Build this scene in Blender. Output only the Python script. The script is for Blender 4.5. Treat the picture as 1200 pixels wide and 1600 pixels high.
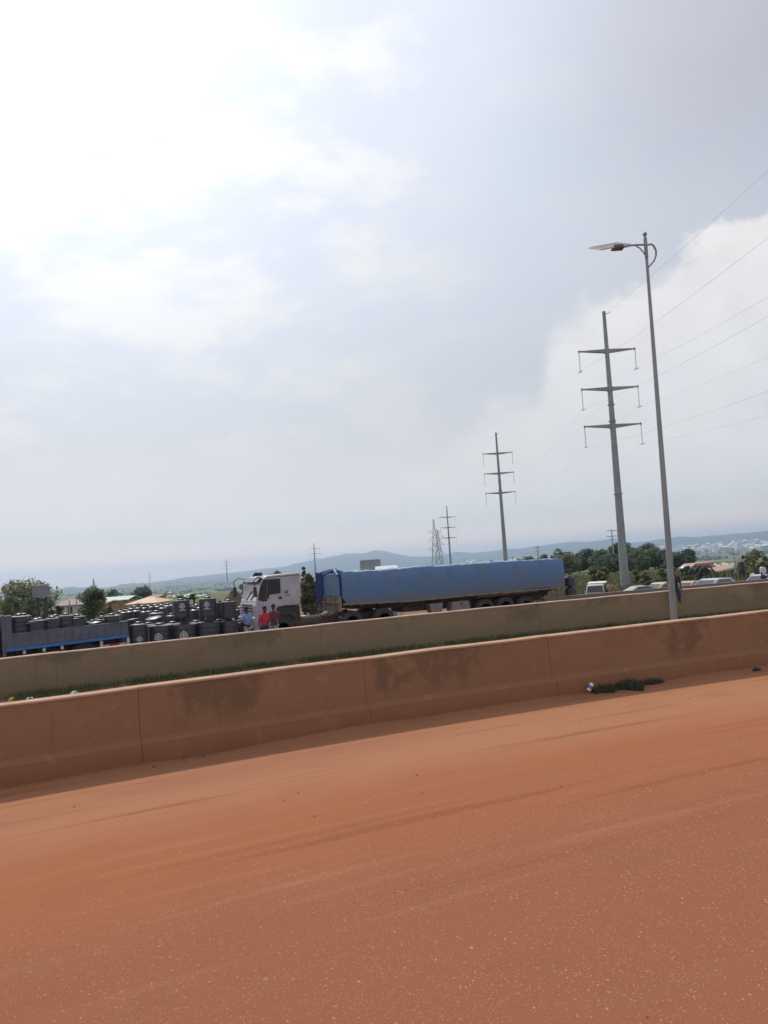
import bpy, math, random
import numpy as np
from mathutils import Vector, Matrix
for o in list(bpy.data.objects): bpy.data.objects.remove(o)
S = bpy.context.scene
rng = np.random.default_rng(7); random.seed(7)
RAD = math.radians
# ------------------------------------------------------------------ camera
PSI, PIT, ROLL, CH, FOC = RAD(25.75), RAD(4.05), RAD(3.8), 2.2, 1200.0
Fv = Vector((math.sin(PSI)*math.cos(PIT), math.cos(PSI)*math.cos(PIT), math.sin(PIT)))
R0 = Vector((math.cos(PSI), -math.sin(PSI), 0)); U0 = R0.cross(Fv)
Rv = R0*math.cos(ROLL) - U0*math.sin(ROLL); Uv = U0*math.cos(ROLL) + R0*math.sin(ROLL)
cd = bpy.data.cameras.new('camera'); cam = bpy.data.objects.new('camera', cd); S.collection.objects.link(cam)
cam.matrix_world = Matrix(((Rv.x, Uv.x, -Fv.x, 0), (Rv.y, Uv.y, -Fv.y, 0), (Rv.z, Uv.z, -Fv.z, CH), (0, 0, 0, 1)))
cd.sensor_fit = 'VERTICAL'; cd.sensor_height = 36; cd.lens = 27; cd.clip_start = .1; cd.clip_end = 60000
S.camera = cam
# ------------------------------------------------------------------ world
SUN_EL, SUN_B = RAD(51.), RAD(0)          # elevation, bearing from +Y towards +X
SD = Vector((math.sin(SUN_B)*math.cos(SUN_EL), math.cos(SUN_B)*math.cos(SUN_EL), math.sin(SUN_EL)))
W = bpy.data.worlds.new('World'); S.world = W; W.use_nodes = True
class NT:
    def __init__(s, nt): s.t = nt; s.n = nt.nodes; s.n.clear()
    def new(s, k, **kw):
        a = s.n.new(k)
        for i, v in kw.items():
            if i.startswith('_'): setattr(a, i[1:], v)
        return a
    def put(s, sock, v):
        if isinstance(v, bpy.types.NodeSocket): s.t.links.new(v, sock)
        elif v is not None: sock.default_value = v
    def m(s, op, a, b=None, c=None, clamp=False):
        k = s.n.new('ShaderNodeMath'); k.operation = op; k.use_clamp = clamp
        s.put(k.inputs[0], a); s.put(k.inputs[1], b); s.put(k.inputs[2], c); return k.outputs[0]
    def vm(s, op, a, b=None, out=0):
        k = s.n.new('ShaderNodeVectorMath'); k.operation = op
        s.put(k.inputs[0], a)
        if b is not None: s.put(k.inputs[1], b)
        return k.outputs[out]
    def ss(s, x, a, b, lo=0., hi=1.):
        k = s.n.new('ShaderNodeMapRange'); k.interpolation_type = 'SMOOTHSTEP'
        s.put(k.inputs[0], x); s.put(k.inputs[1], a); s.put(k.inputs[2], b); s.put(k.inputs[3], lo); s.put(k.inputs[4], hi)
        return k.outputs[0]
    def lin(s, x, a, b, lo=0., hi=1.):
        k = s.n.new('ShaderNodeMapRange'); k.clamp = True
        s.put(k.inputs[0], x); s.put(k.inputs[1], a); s.put(k.inputs[2], b); s.put(k.inputs[3], lo); s.put(k.inputs[4], hi)
        return k.outputs[0]
    def mix(s, f, a, b, mode='MIX'):
        k = s.n.new('ShaderNodeMix'); k.data_type = 'RGBA'; k.blend_type = mode
        s.put(k.inputs[0], f)
        for q, v in ((6, a), (7, b)):
            s.put(k.inputs[q], tuple(v)+(1,) if isinstance(v, (tuple, list)) and len(v) == 3 else v)
        return k.outputs[2]
    def noise(s, vec, scale, detail=5, rough=.55, dist=0., typ='FBM'):
        k = s.n.new('ShaderNodeTexNoise'); k.inputs['Scale'].default_value = scale
        k.inputs['Detail'].default_value = detail; k.inputs['Roughness'].default_value = rough
        k.inputs['Distortion'].default_value = dist
        if vec is not None: s.t.links.new(vec, k.inputs['Vector'])
        return k.outputs[0]
    def comb(s, x, y, z):
        k = s.n.new('ShaderNodeCombineXYZ'); s.put(k.inputs[0], x); s.put(k.inputs[1], y); s.put(k.inputs[2], z); return k.outputs[0]
    def sep(s, v):
        k = s.n.new('ShaderNodeSeparateXYZ'); s.put(k.inputs[0], v); return k.outputs
w = NT(W.node_tree)
D = w.new('ShaderNodeTexCoord').outputs['Generated']
sky = w.new('ShaderNodeTexSky'); sky.sky_type = 'NISHITA'; sky.sun_disc = False
sky.sun_elevation = SUN_EL; sky.sun_rotation = SUN_B; sky.dust_density = 3; sky.air_density = 1; sky.altitude = 200
xyz = w.sep(D)
fx, fy = math.sin(PSI), math.cos(PSI)
lat = w.vm('DOT_PRODUCT', D, (fy, -fx, 0), out=1); fwd = w.vm('DOT_PRODUCT', D, (fx, fy, 0), out=1)
az = w.m('MULTIPLY', w.m('ARCTAN2', lat, fwd), 57.2958)
el = w.m('MULTIPLY', w.m('ARCSINE', xyz[2]), 57.2958)
ang = w.m('MULTIPLY', w.m('ARCCOSINE', w.vm('DOT_PRODUCT', D, tuple(SD), out=1)), 57.2958)
# thin haze brightness round the sun
azf = w.ss(az, 4., -18., .10, 1.)
glow = w.m('POWER', 2.7183, w.m('MULTIPLY', w.m('POWER', w.m('DIVIDE', ang, 24.), 2.), -1.))
core = w.m('POWER', 2.7183, w.m('MULTIPLY', w.m('POWER', w.m('DIVIDE', ang, 19.), 2.), -1.))
glow = w.m('MULTIPLY', glow, azf); core = w.m('MULTIPLY', core, azf)
side = w.ss(ang, 24., 56., 1., 0.)
back = w.ss(ang, 72., 110., 0., 1.)  # unseen sky opposite the sun, brightened to lift shaded faces
# patchy high cloud
flat = w.comb(w.m('MULTIPLY', az, .05), w.m('MULTIPLY', el, .1), 0.)
n1 = w.noise(flat, 1.35, 6, .52, .25)
n2 = w.noise(w.comb(w.m('MULTIPLY', az, .05), w.m('MULTIPLY', el, .14), 3.3), 3.2, 7, .55, .15)
n3 = w.noise(w.comb(w.m('MULTIPLY', az, .05), w.m('MULTIPLY', el, .06), 8.3), .8, 3, .5)
patch = w.ss(w.m('ADD', n1, w.m('MULTIPLY', w.m('SUBTRACT', n2, .5), .35)), .44, .62)
# base overcast tone
lum = w.m('ADD', w.m('SUBTRACT', w.m('ADD', .615, w.m('MULTIPLY', side, .26)), w.m('MULTIPLY', w.m('MULTIPLY', w.ss(az, 4., 26.), w.ss(el, 19., 31.)), .135)), w.m('ADD', w.m('MULTIPLY', glow, .24), w.m('MULTIPLY', back, .36)))
lum = w.m('ADD', lum, w.m('MULTIPLY', core, .42))
lowsky = w.ss(el, 0., 15., 1., 0.)
tint = w.mix(w.ss(el, 4., 26.), (.97, .99, 1.03), (.935, 1.0, 1.135))
tint = w.mix(w.m('MULTIPLY', w.ss(n3, .45, .62), w.ss(az, -4., 12., .15, .5)), tint, (.985, .97, 1.06))
blue = w.mix(1., tint, w.comb(lum, lum, lum), 'MULTIPLY')
wl = w.m('ADD', w.m('MULTIPLY', lum, 1.), w.m('ADD', .03, w.m('MULTIPLY', w.m('ADD', glow, side), .085)))
white = w.mix(1., (1., .995, .995), w.comb(wl, wl, wl), 'MULTIPLY')
col = w.mix(w.m('MULTIPLY', w.m('MULTIPLY', patch, w.ss(el, 2., 12., .35, 1.)), w.ss(az, -2., 14., 1., .22)), blue, white)
# cumulus bank climbing to the right
cur = w.new('ShaderNodeFloatCurve'); cm = cur.mapping; cu = cm.curves[0]
pts = [(-60, 3), (-22, 4), (-10, 4.2), (-2.8, 5.2), (5.1, 9.2), (8.5, 11), (12., 12.6), (13.4, 15.8), (15.2, 17.2), (19.8, 18.3), (22.5, 20.), (25.6, 21.3), (28.4, 21.8), (40, 27), (60, 20)]
cu.points[0].location = (0, pts[0][1]/40); cu.points[1].location = (1, pts[-1][1]/40)
for a, b in pts[1:-1]: cu.points.new((a+60)/120, b/40)
cm.update()
w.put(cur.inputs['Value'], w.lin(az, -60., 60.))
edge = w.m('MULTIPLY', cur.outputs[0], 40.)
nb = w.noise(w.comb(w.m('MULTIPLY', az, .06), w.m('MULTIPLY', el, .07), 1.7), 5.5, 8, .56, .1)
nb2 = w.noise(w.comb(w.m('MULTIPLY', az, .06), w.m('MULTIPLY', el, .075), 11.7), 2.6, 5, .5, .1)
dlt = w.m('SUBTRACT', w.m('ADD', edge, w.m('MULTIPLY', w.m('SUBTRACT', nb, .5), 5.5)), el)
cmask = w.m('MULTIPLY', w.ss(dlt, w.lin(az, 8., 26., -1.6, -.2), w.lin(az, 8., 26., 2.6, .8)), w.ss(az, -4., 26., .25, .95))
depth = w.ss(w.m('ADD', dlt, w.m('MULTIPLY', w.m('SUBTRACT', nb2, .5), 9.)), .5, 14.)
cl = w.m('SUBTRACT', w.m('ADD', .90, w.m('MULTIPLY', side, .03)), w.m('MULTIPLY', depth, .09))
cl = w.m('ADD', cl, w.m('MULTIPLY', w.m('SUBTRACT', nb, .5), .30))
ccol = w.mix(depth, (1.02, .985, .965), (.975, .985, 1.01))
ccol = w.mix(1., ccol, w.comb(cl, cl, cl), 'MULTIPLY')
col = w.mix(cmask, col, ccol)
# low grey murk near the horizon
murk = w.m('SUBTRACT', w.m('ADD', .83, w.m('MULTIPLY', w.ss(az, -30., 8., 1., 0.), .04)), w.m('MULTIPLY', w.m('SUBTRACT', nb2, .5), .16))
mcol = w.mix(1., w.mix(w.ss(az, -25., 24.), (1.075, 1.0, .96), (.995, .98, .95)), w.comb(murk, murk, murk), 'MULTIPLY')
hb_ = w.ss(el, 3.4, .4, 0., 1.)
mcol = w.mix(1., mcol, w.comb(w.m('MULTIPLY', hb_, .85), w.m('MULTIPLY', hb_, .42), w.m('MULTIPLY', hb_, .15)), 'ADD')
col = w.mix(w.m('MULTIPLY', w.ss(el, 1., 14., 1., 0.), .9), col, mcol)
col10 = w.mix(1., col, (10., 10., 10.), 'MULTIPLY')
for nd in w.n:
    if nd.type == 'MIX': nd.clamp_result = False
full = w.mix(.93, sky.outputs[0], col10)
bg = w.new('ShaderNodeBackground'); w.put(bg.inputs[0], full); bg.inputs[1].default_value = .1
w.t.links.new(bg.outputs[0], w.new('ShaderNodeOutputWorld').inputs[0])
# ------------------------------------------------------------------ sun and exposure
sl = bpy.data.lights.new('sun', 'SUN'); sl.energy = 3.0; sl.angle = RAD(1.6); sl.color = (1, .93, .84)
sun = bpy.data.objects.new('sun', sl); S.collection.objects.link(sun)
sun.rotation_euler = (-SD).to_track_quat('-Z', 'Y').to_euler(); sun.location = (0, 0, 60)
S.view_settings.view_transform = 'Standard'; S.view_settings.look = 'None'
S.view_settings.exposure = 0; S.view_settings.gamma = 1; S.view_settings.use_curve_mapping = False
S.render.engine = 'CYCLES'
S.cycles.volume_bounces = 0; S.cycles.max_bounces = 6
# ------------------------------------------------------------------ geometry of the place
G, CV = .0105, -.007
def cv(x):
    return CV*484 + 2*CV*22*(x-22) if x > 22 else (CV*64 - 16*CV*(x+8) if x < -8 else CV*x*x)
D1, D2, H1, H2 = 9.96, 17.98, .91, .832
def sst(x, a, b):
    t = min(1, max(0, (x-a)/(b-a))); return t*t*(3-2*t)
def far_z(x): return -.75 + G*min(max(x, -30), 40)
def ray(px, py): return Fv + Rv*((px-600)/FOC) - Uv*((py-800)/FOC)
def at(px, py, z): return Vector((0, 0, CH)) + ray(px, py)*z          # a point seen there, z metres deep
def atY(px, py, Y):
    d = ray(px, py); return Vector((0, 0, CH)) + d*(Y/d.y)
def up_to(base, px, py):                      # height of the point above base that is seen at that row
    lo, hi = -5., 60.
    for _ in range(50):
        m_ = (lo+hi)/2; d = Vector((base.x, base.y, base.z+m_))-Vector((0, 0, CH)); yv = 800-FOC*d.dot(Uv)/d.dot(Fv)
        if yv > py: lo = m_
        else: hi = m_
    return lo
def hzy(px): return 884 - .0664*(px-600)
# ------------------------------------------------------------------ mesh helpers
class MB:
    def __init__(s): s.v = []; s.f = []
    def add(s, vs, fs):
        n = len(s.v); s.v += [tuple(v) for v in vs]; s.f += [tuple(i+n for i in f) for f in fs]; return s
    def box(s, c, d, rz=0, M=None, taper=1):
        vs = []
        for k in (-1, 1):
            t = taper if k > 0 else 1
            for i, j in ((-1, -1), (1, -1), (1, 1), (-1, 1)):
                p = Vector((i*d[0]/2*t, j*d[1]/2*t, k*d[2]/2))
                if rz: p = Matrix.Rotation(rz, 3, 'Z') @ p
                if M is not None: p = M @ p
                vs.append(p + Vector(c))
        return s.add(vs, [(3, 2, 1, 0), (4, 5, 6, 7), (0, 1, 5, 4), (1, 2, 6, 5), (2, 3, 7, 6), (3, 0, 4, 7)])
    def b(s, x0, x1, y0, y1, z0, z1): return s.box(((x0+x1)/2, (y0+y1)/2, (z0+z1)/2), (x1-x0, y1-y0, z1-z0))
    def beam(s, a, b, wd, ht=None, up=(0, 0, 1)):
        a, b = Vector(a), Vector(b); ht = ht or wd; d = (b-a).normalized(); u = Vector(up)
        if abs(d.dot(u)) > .98: u = Vector((0, 1, 0))
        x = d.cross(u).normalized(); y = x.cross(d)
        vs = [p + x*i*wd/2 + y*j*ht/2 for p in (a, b) for i, j in ((-1, -1), (1, -1), (1, 1), (-1, 1))]
        return s.add(vs, [(3, 2, 1, 0), (4, 5, 6, 7), (0, 1, 5, 4), (1, 2, 6, 5), (2, 3, 7, 6), (3, 0, 4, 7)])
    def tube(s, P, r, n=8, cap=True):
        P = [Vector(p) for p in P]; r = r if isinstance(r, (list, tuple)) else [r]*len(P); ref = None; base = len(s.v)
        for i, p in enumerate(P):
            d = (P[min(i+1, len(P)-1)] - P[max(i-1, 0)]).normalized()
            if ref is None: ref = Vector((0, 0, 1)) if abs(d.z) < .9 else Vector((1, 0, 0))
            x = (ref - d*ref.dot(d)).normalized(); ref = x; y = d.cross(x)
            for k in range(n):
                t = 2*math.pi*k/n; s.v.append(tuple(p + (x*math.cos(t)+y*math.sin(t))*r[i]))
        for i in range(len(P)-1):
            for k in range(n):
                a = base+i*n+k; b = base+i*n+(k+1) % n; s.f.append((a, b, b+n, a+n))
        if cap:
            s.f.append(tuple(base+k for k in reversed(range(n)))); s.f.append(tuple(base+(len(P)-1)*n+k for k in range(n)))
        return s
    def lathe(s, prof, n=24, c=(0, 0, 0), M=None):
        base = len(s.v)
        for r, z in prof:
            for k in range(n):
                t = 2*math.pi*k/n; p = Vector((r*math.cos(t), r*math.sin(t), z))
                if M is not None: p = M @ p
                s.v.append(tuple(p+Vector(c)))
        for i in range(len(prof)-1):
            for k in range(n):
                a = base+i*n+k; b = base+i*n+(k+1) % n; s.f.append((a, b, b+n, a+n))
        s.f.append(tuple(base+k for k in reversed(range(n)))); s.f.append(tuple(base+(len(prof)-1)*n+k for k in range(n)))
        return s
    def prism(s, poly, y0, y1, y0b=None):            # polygon in x,z pushed along y
        n = len(poly); vs = [(x, y0, z) for x, z in poly] + [(x, y1, z) for x, z in poly]
        fs = [tuple(range(n)), tuple(reversed(range(n, 2*n)))] + [((i+1) % n, i, n+i, n+(i+1) % n) for i in range(n)]
        return s.add(vs, fs)
    def quad(s, a, b, c, d): return s.add([a, b, c, d], [(0, 1, 2, 3)])
def link(o): S.collection.objects.link(o); return o
def tagit(o, label=None, cat=None, group=None, kind=None):
    for k, v in (('label', label), ('category', cat), ('group', group), ('kind', kind)):
        if v: o[k] = v
    return o
def mesh_from(name, v, f):
    me = bpy.data.meshes.new(name); me.from_pydata([tuple(q) for q in v], [], f); me.update(); return me
def obj(name, mb, mat, parent=None, smooth=False, bevel=0, loc=None):
    me = mesh_from(name, mb.v, mb.f); me.materials.append(mat)
    if smooth:
        me.polygons.foreach_set('use_smooth', [True]*len(me.polygons))
        try: me.set_sharp_from_angle(angle=RAD(40))
        except Exception: pass
    o = link(bpy.data.objects.new(name, me))
    if parent: o.parent = parent
    if loc is not None: o.location = loc
    if bevel:
        bv = o.modifiers.new('bevel', 'BEVEL'); bv.width = bevel; bv.segments = 2; bv.limit_method = 'ANGLE'
    return o
def thing(name, label, cat, loc=(0, 0, 0), rz=0, group=None):
    o = link(bpy.data.objects.new(name, None)); o.location = loc; o.rotation_euler = (0, 0, rz); o.empty_display_size = .2
    return tagit(o, label, cat, group)
def dup(o, loc=None, rz=None, scale=None, label=None, parent=None):
    c = o.copy(); link(c); c.parent = parent
    if loc is not None: c.location = loc
    if rz is not None: c.rotation_euler = (0, 0, rz)
    if scale is not None: c.scale = scale
    if label: c['label'] = label
    for ch in list(o.children): dup(ch, parent=c)
    return c
def npmesh(name, V, Fc, mat, parent=None, n=4):      # numpy vertices and n-gon faces
    me = bpy.data.meshes.new(name); V = np.asarray(V, np.float32); Fc = np.asarray(Fc, np.int32)
    me.vertices.add(len(V)); me.vertices.foreach_set('co', V.ravel())
    me.loops.add(Fc.size); me.loops.foreach_set('vertex_index', Fc.ravel())
    me.polygons.add(len(Fc)); me.polygons.foreach_set('loop_start', np.arange(0, Fc.size, n, dtype=np.int32))
    me.update(calc_edges=True); me.validate(); me.materials.append(mat)
    o = link(bpy.data.objects.new(name, me))
    if parent: o.parent = parent
    return o
# ------------------------------------------------------------------ materials
def mat(name, c, rough=.7, var=.15, scale=4., metal=0., bump=0., c2=None, bscale=None, stretch=None, spec=.5, island=0., glass=False, leaf=0.):
    m = bpy.data.materials.new(name); m.use_nodes = True; t = NT(m.node_tree)
    P = t.new('ShaderNodeBsdfPrincipled'); out = t.new('ShaderNodeOutputMaterial'); t.t.links.new(P.outputs[0], out.inputs[0])
    co = t.new('ShaderNodeTexCoord').outputs['Object']
    if stretch: co = t.vm('MULTIPLY', co, stretch)
    nz = t.noise(co, scale, 6, .6)
    c2 = c2 or tuple(q*(1-var*1.6) for q in c)
    cl = t.mix(t.lin(nz, .32, .68), c2, tuple(min(1, q*(1+var*.6)) for q in c))
    if island:
        ge = t.new('ShaderNodeNewGeometry'); f = t.lin(ge.outputs['Random Per Island'], 0., 1., 1-island, 1+island)
        cl = t.mix(1., cl, t.comb(f, f, f), 'MULTIPLY')
    t.put(P.inputs['Base Color'], cl); P.inputs['Roughness'].default_value = rough; P.inputs['Metallic'].default_value = metal
    P.inputs['Specular IOR Level'].default_value = spec
    if leaf:
        tl = t.new('ShaderNodeBsdfTranslucent'); t.put(tl.inputs[0], cl); mx = t.new('ShaderNodeMixShader'); mx.inputs[0].default_value = leaf
        t.t.links.new(P.outputs[0], mx.inputs[1]); t.t.links.new(tl.outputs[0], mx.inputs[2]); t.t.links.new(mx.outputs[0], out.inputs[0])
    if bump:
        bn = t.new('ShaderNodeBump'); bn.inputs['Strength'].default_value = bump; bn.inputs['Distance'].default_value = .02
        t.put(bn.inputs['Height'], t.noise(co, bscale or scale*6, 6, .65)); t.put(P.inputs['Normal'], bn.outputs[0])
    return m
M = {}
M['galv'] = mat('galvanised_steel', (.27, .29, .31), .55, .12, 1.2, .3)
M['pole'] = mat('pole_steel', (.28, .30, .31), .5, .15, 2., .3, stretch=(1, 1, .3))
M['lattice'] = mat('lattice_steel', (.34, .36, .38), .6, .1, 1., .2)
M['insul'] = mat('insulator', (.33, .33, .34), .4, .1)
M['wire'] = mat('cable', (.50, .50, .54), .45, .1)
M['tank'] = mat('black_polyethylene', (.027, .030, .043), .42, .25, 3., c2=(.036, .036, .046), bump=.04)
M['tanklid'] = mat('black_lid', (.022, .023, .028), .4, .2)
M['emblem'] = mat('white_print', (.55, .57, .6), .5, .15, 20)
M['bluegrey'] = mat('bluegrey_paint', (.095, .112, .16), .45, .25, 2.5, c2=(.065, .072, .10))
M['brightblue'] = mat('blue_paint', (.03, .16, .46), .4, .2, 3)
M['dark'] = mat('dark_steel', (.035, .033, .034), .6, .3, 5)
M['chassis'] = mat('dusty_chassis', (.07, .048, .038), .85, .3, 3)
M['tyre'] = mat('dusty_tyre', (.055, .046, .042), .9, .25, 6)
M['rim'] = mat('steel_rim', (.16, .13, .12), .6, .3, 6)
M['red'] = mat('red_reflector', (.42, .04, .035), .45, .15)
M['white'] = mat('white_paint', (.68, .68, .68), .45, .08, 4)
M['cream'] = mat('cream_post', (.55, .52, .45), .6, .15, 4)
M['cab'] = mat('cab_paint', (.41, .41, .47), .35, .1, 1.5, c2=(.32, .31, .34))
M['cabfront'] = mat('cab_grille', (.40, .38, .42), .4, .1, 2)
M['glass'] = mat('dark_glass', (.02, .022, .028), .06, .1, 2, spec=.8)
M['shield'] = mat('pale_reflection_glass', (.55, .56, .58), .08, .1, 2, spec=1.)  # pale base colour stands in for the reflection on the cab windscreen
M['tarp'] = mat('blue_tarpaulin', (.070, .165, .36), .6, .15, .8, c2=(.105, .17, .27), bump=.5, bscale=3.)
t_ = M['tarp'].node_tree; p_ = next(q for q in t_.nodes if q.type == 'BSDF_PRINCIPLED'); tt_ = NT.__new__(NT); tt_.t = t_; tt_.n = t_.nodes
co_ = next(q for q in t_.nodes if q.type == 'TEX_COORD').outputs['Object']; oldc = p_.inputs['Base Color'].links[0].from_socket; xz_ = tt_.sep(co_)
lowm = tt_.ss(tt_.m('ADD', xz_[2], tt_.m('MULTIPLY', tt_.noise(co_, 1.1, 6, .65), .7)), 2.25, 1.65)
blot = tt_.ss(tt_.noise(tt_.vm('MULTIPLY', co_, (.5, 1., 1.6)), 1.3, 6, .65, .6), .52, .70)
nc_ = tt_.mix(tt_.m('MULTIPLY', lowm, .55), oldc, (.16, .145, .13)); nc_ = tt_.mix(tt_.m('MULTIPLY', blot, .28), nc_, (.14, .18, .24))
tt_.put(p_.inputs['Base Color'], nc_)
bn_ = next(q for q in t_.nodes if q.type == 'BUMP'); bn_.inputs['Distance'].default_value = .05
hh2 = tt_.m('ADD', tt_.noise(co_, 3., 6, .6), tt_.m('MULTIPLY', tt_.noise(tt_.vm('MULTIPLY', co_, (2.2, 1., .35)), 1.5, 5, .6, .8), 1.6)); tt_.put(bn_.inputs['Height'], hh2)
M['tarpdark'] = mat('blue_tarpaulin_fold', (.03, .075, .25), .6, .2, 2, bump=.5, bscale=4)
M['tan'] = mat('tan_frame', (.24, .20, .16), .8, .2, 3, c2=(.13, .10, .085))
M['greymetal'] = mat('grey_steel_box', (.22, .20, .19), .6, .2, 4)
M['panel'] = mat('solar_panel', (.20, .15, .12), .35, .1, 6)
M['panelframe'] = mat('panel_frame', (.55, .54, .52), .5, .05)
M['lamp'] = mat('lamp_housing', (.10, .09, .10), .5, .1)
M['bark'] = mat('bark', (.10, .075, .055), .9, .3, 6, bump=.4)
M['leafA'] = mat('leaf_mid', (.15, .20, .10), .55, .3, .5, island=.4, spec=.25, leaf=.5)
M['leafB'] = mat('leaf_dark', (.125, .165, .11), .6, .3, .5, island=.4, spec=.25, leaf=.5)
M['leafC'] = mat('leaf_olive', (.20, .215, .11), .6, .3, .5, island=.4, spec=.25, leaf=.5)
M['leafD'] = mat('leaf_dry', (.10, .085, .055), .7, .3, .5, island=.5, spec=.2)
M['palm'] = mat('banana_leaf', (.075, .13, .055), .45, .25, 1., island=.4)
M['grass'] = mat('grass_blade', (.055, .10, .038), .7, .3, 1., c2=(.09, .09, .04), island=.5, spec=.2)
M['drygrass'] = mat('field_grass', (.12, .15, .055), .8, .3, .3, c2=(.17, .14, .08), island=.4, spec=.2)
M['rust'] = mat('rusty_sheet', (.30, .13, .09), .7, .35, 1.5, c2=(.33, .22, .17))
M['wallwhite'] = mat('plaster_white', (.55, .52, .47), .9, .1, 1)
M['walltan'] = mat('plaster_terracotta', (.36, .20, .14), .9, .15, 1)
M['rooftan'] = mat('roof_tan', (.56, .38, .23), .7, .12, 1)
M['rooforange'] = mat('roof_orange', (.45, .22, .13), .8, .12, 1)
M['roofgreen'] = mat('roof_pale_green', (.32, .42, .37), .6, .1, 1)
M['roofmauve'] = mat('roof_brown', (.26, .19, .17), .8, .15, .6)
M['roofwhite'] = mat('roof_white', (.45, .48, .52), .5, .06, 1)
M['bill'] = mat('billboard_face', (.22, .23, .25), .7, .15, .6)
M['billgrey'] = mat('billboard_back', (.30, .34, .40), .7, .1, .6)  # lighter blue-grey, with distance haze put into the colour
M['skin'] = mat('skin', (.06, .032, .022), .55, .1)
M['hair'] = mat('hair', (.012, .010, .010), .8, .2)
M['shirtblue'] = mat('blue_shirt', (.13, .22, .55), .85, .2, 8, c2=(.25, .33, .62))
M['shirtred'] = mat('red_shirt', (.50, .03, .06), .85, .2, 8)
M['shirtmaroon'] = mat('maroon_shirt', (.13, .04, .05), .85, .2, 8)
M['shirtwhite'] = mat('white_shirt', (.62, .62, .72), .85, .08, 8)
M['shirtbrown'] = mat('brown_shirt', (.05, .035, .028), .85, .2, 8)
M['trousers'] = mat('navy_trousers', (.025, .03, .09), .85, .2, 8)
M['shorts'] = mat('pale_shorts', (.40, .42, .5), .85, .1, 8)
M['carblue'] = mat('pale_blue_paint', (.42, .50, .66), .25, .05, 1, spec=.8)
M['carwhite'] = mat('dusty_white_paint', (.42, .40, .37), .5, .2, 3)
M['carbeige'] = mat('beige_paint', (.52, .40, .32), .4, .1, 1)
M['carpink'] = mat('faded_pink_paint', (.52, .30, .27), .5, .12, 1)
M['cargrey'] = mat('grey_paint', (.30, .29, .31), .5, .12, 1)
M['carlav'] = mat('lavender_paint', (.42, .41, .58), .3, .06, 1)
M['litterw'] = mat('white_plastic', (.75, .76, .78), .4, .1)
M['litterb'] = mat('blue_plastic', (.13, .14, .34), .4, .1)
M['littery'] = mat('yellow_plastic', (.65, .42, .05), .5, .1)
M['littero'] = mat('black_rubber', (.02, .016, .014), .8, .1)
M['soil'] = mat('red_earth', (.23, .115, .065), .95, .25, 1.5, bump=.6, bscale=9)
M['house1'] = mat('far_house_white', (.72, .72, .70), .8, .05, .05)
M['house2'] = mat('far_house_tan', (.48, .40, .34), .8, .05, .05)
M['house3'] = mat('far_house_grey', (.34, .36, .42), .8, .05, .05)
# wall plaster: dusty red near the road, dark water stains below the coping
def wall_mat(name, base, low, stain, seed, spots=()):
    m = bpy.data.materials.new(name); m.use_nodes = True; t = NT(m.node_tree)
    P = t.new('ShaderNodeBsdfPrincipled'); t.t.links.new(P.outputs[0], t.new('ShaderNodeOutputMaterial').inputs[0])
    co = t.new('ShaderNodeTexCoord').outputs['Object']; x = t.sep(co)
    a = t.noise(t.vm('ADD', co, (seed, 0, 0)), 1.6, 7, .6, .3); b = t.noise(co, 14., 6, .65); fine = t.noise(co, 70., 4, .6)
    c = t.mix(t.lin(a, .35, .65), base, tuple(q*1.12 for q in base))
    c = t.mix(t.m('MULTIPLY', t.ss(x[2], .75, .0), .8), c, low)
    drips = t.noise(t.vm('MULTIPLY', co, (5., 0., .5)), 1., 5, .6)
    sm = t.noise(t.vm('ADD', t.vm('MULTIPLY', co, (.55, 0., .9)), (seed*1.7, 0, 0)), 1., 3, .6, .4)
    msk = t.m('MULTIPLY', t.ss(t.m('ADD', sm, t.m('MULTIPLY', t.m('SUBTRACT', b, .5), .30)), .50, .62), t.ss(t.m('ADD', x[2], t.m('MULTIPLY', drips, .5)), .62, .98))
    if spots:
        g = None
        for sx_, sw_ in spots:
            q = t.ss(t.m('ABSOLUTE', t.m('SUBTRACT', x[0], sx_)), sw_, sw_*.25); g = q if g is None else t.m('MAXIMUM', g, q)
        k_ = t.ss(t.m('ADD', t.m('MULTIPLY', g, .42), t.m('ADD', t.m('MULTIPLY', t.noise(co, 2.6, 7, .68, .8), 1.3), t.m('MULTIPLY', drips, .45))), 1.06, 1.30)
        msk = t.m('MAXIMUM', t.m('MULTIPLY', msk, .35), t.m('MULTIPLY', k_, t.ss(t.m('ADD', x[2], t.m('MULTIPLY', drips, .35)), .52, .80)))
    c = t.mix(t.m('MULTIPLY', msk, .62), c, stain)
    gm = t.m('MULTIPLY', t.ss(t.m('ADD', x[2], t.m('MULTIPLY', t.noise(co, 2.2, 6, .65), .5)), .50, .22), .45)
    c = t.mix(gm, c, tuple(q*.72 for q in low))
    c = t.mix(t.m('MULTIPLY', t.ss(t.m('ADD', t.noise(co, 5., 6, .7), t.m('MULTIPLY', drips, .12)), .62, .74), .35), c, tuple(q*1.5 for q in base))
    c = t.mix(t.m('MULTIPLY', t.ss(drips, .6, .75), .25), c, stain)
    c = t.mix(t.m('MULTIPLY', t.lin(fine, .3, .7), .22), c, tuple(q*.6 for q in base))
    t.put(P.inputs['Base Color'], c); P.inputs['Roughness'].default_value = .92; P.inputs['Specular IOR Level'].default_value = .2
    bn = t.new('ShaderNodeBump'); bn.inputs['Strength'].default_value = .5; bn.inputs['Distance'].default_value = .012
    t.put(bn.inputs['Height'], t.m('ADD', b, t.m('MULTIPLY', fine, .4))); t.put(P.inputs['Normal'], bn.outputs[0])
    return m
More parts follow.
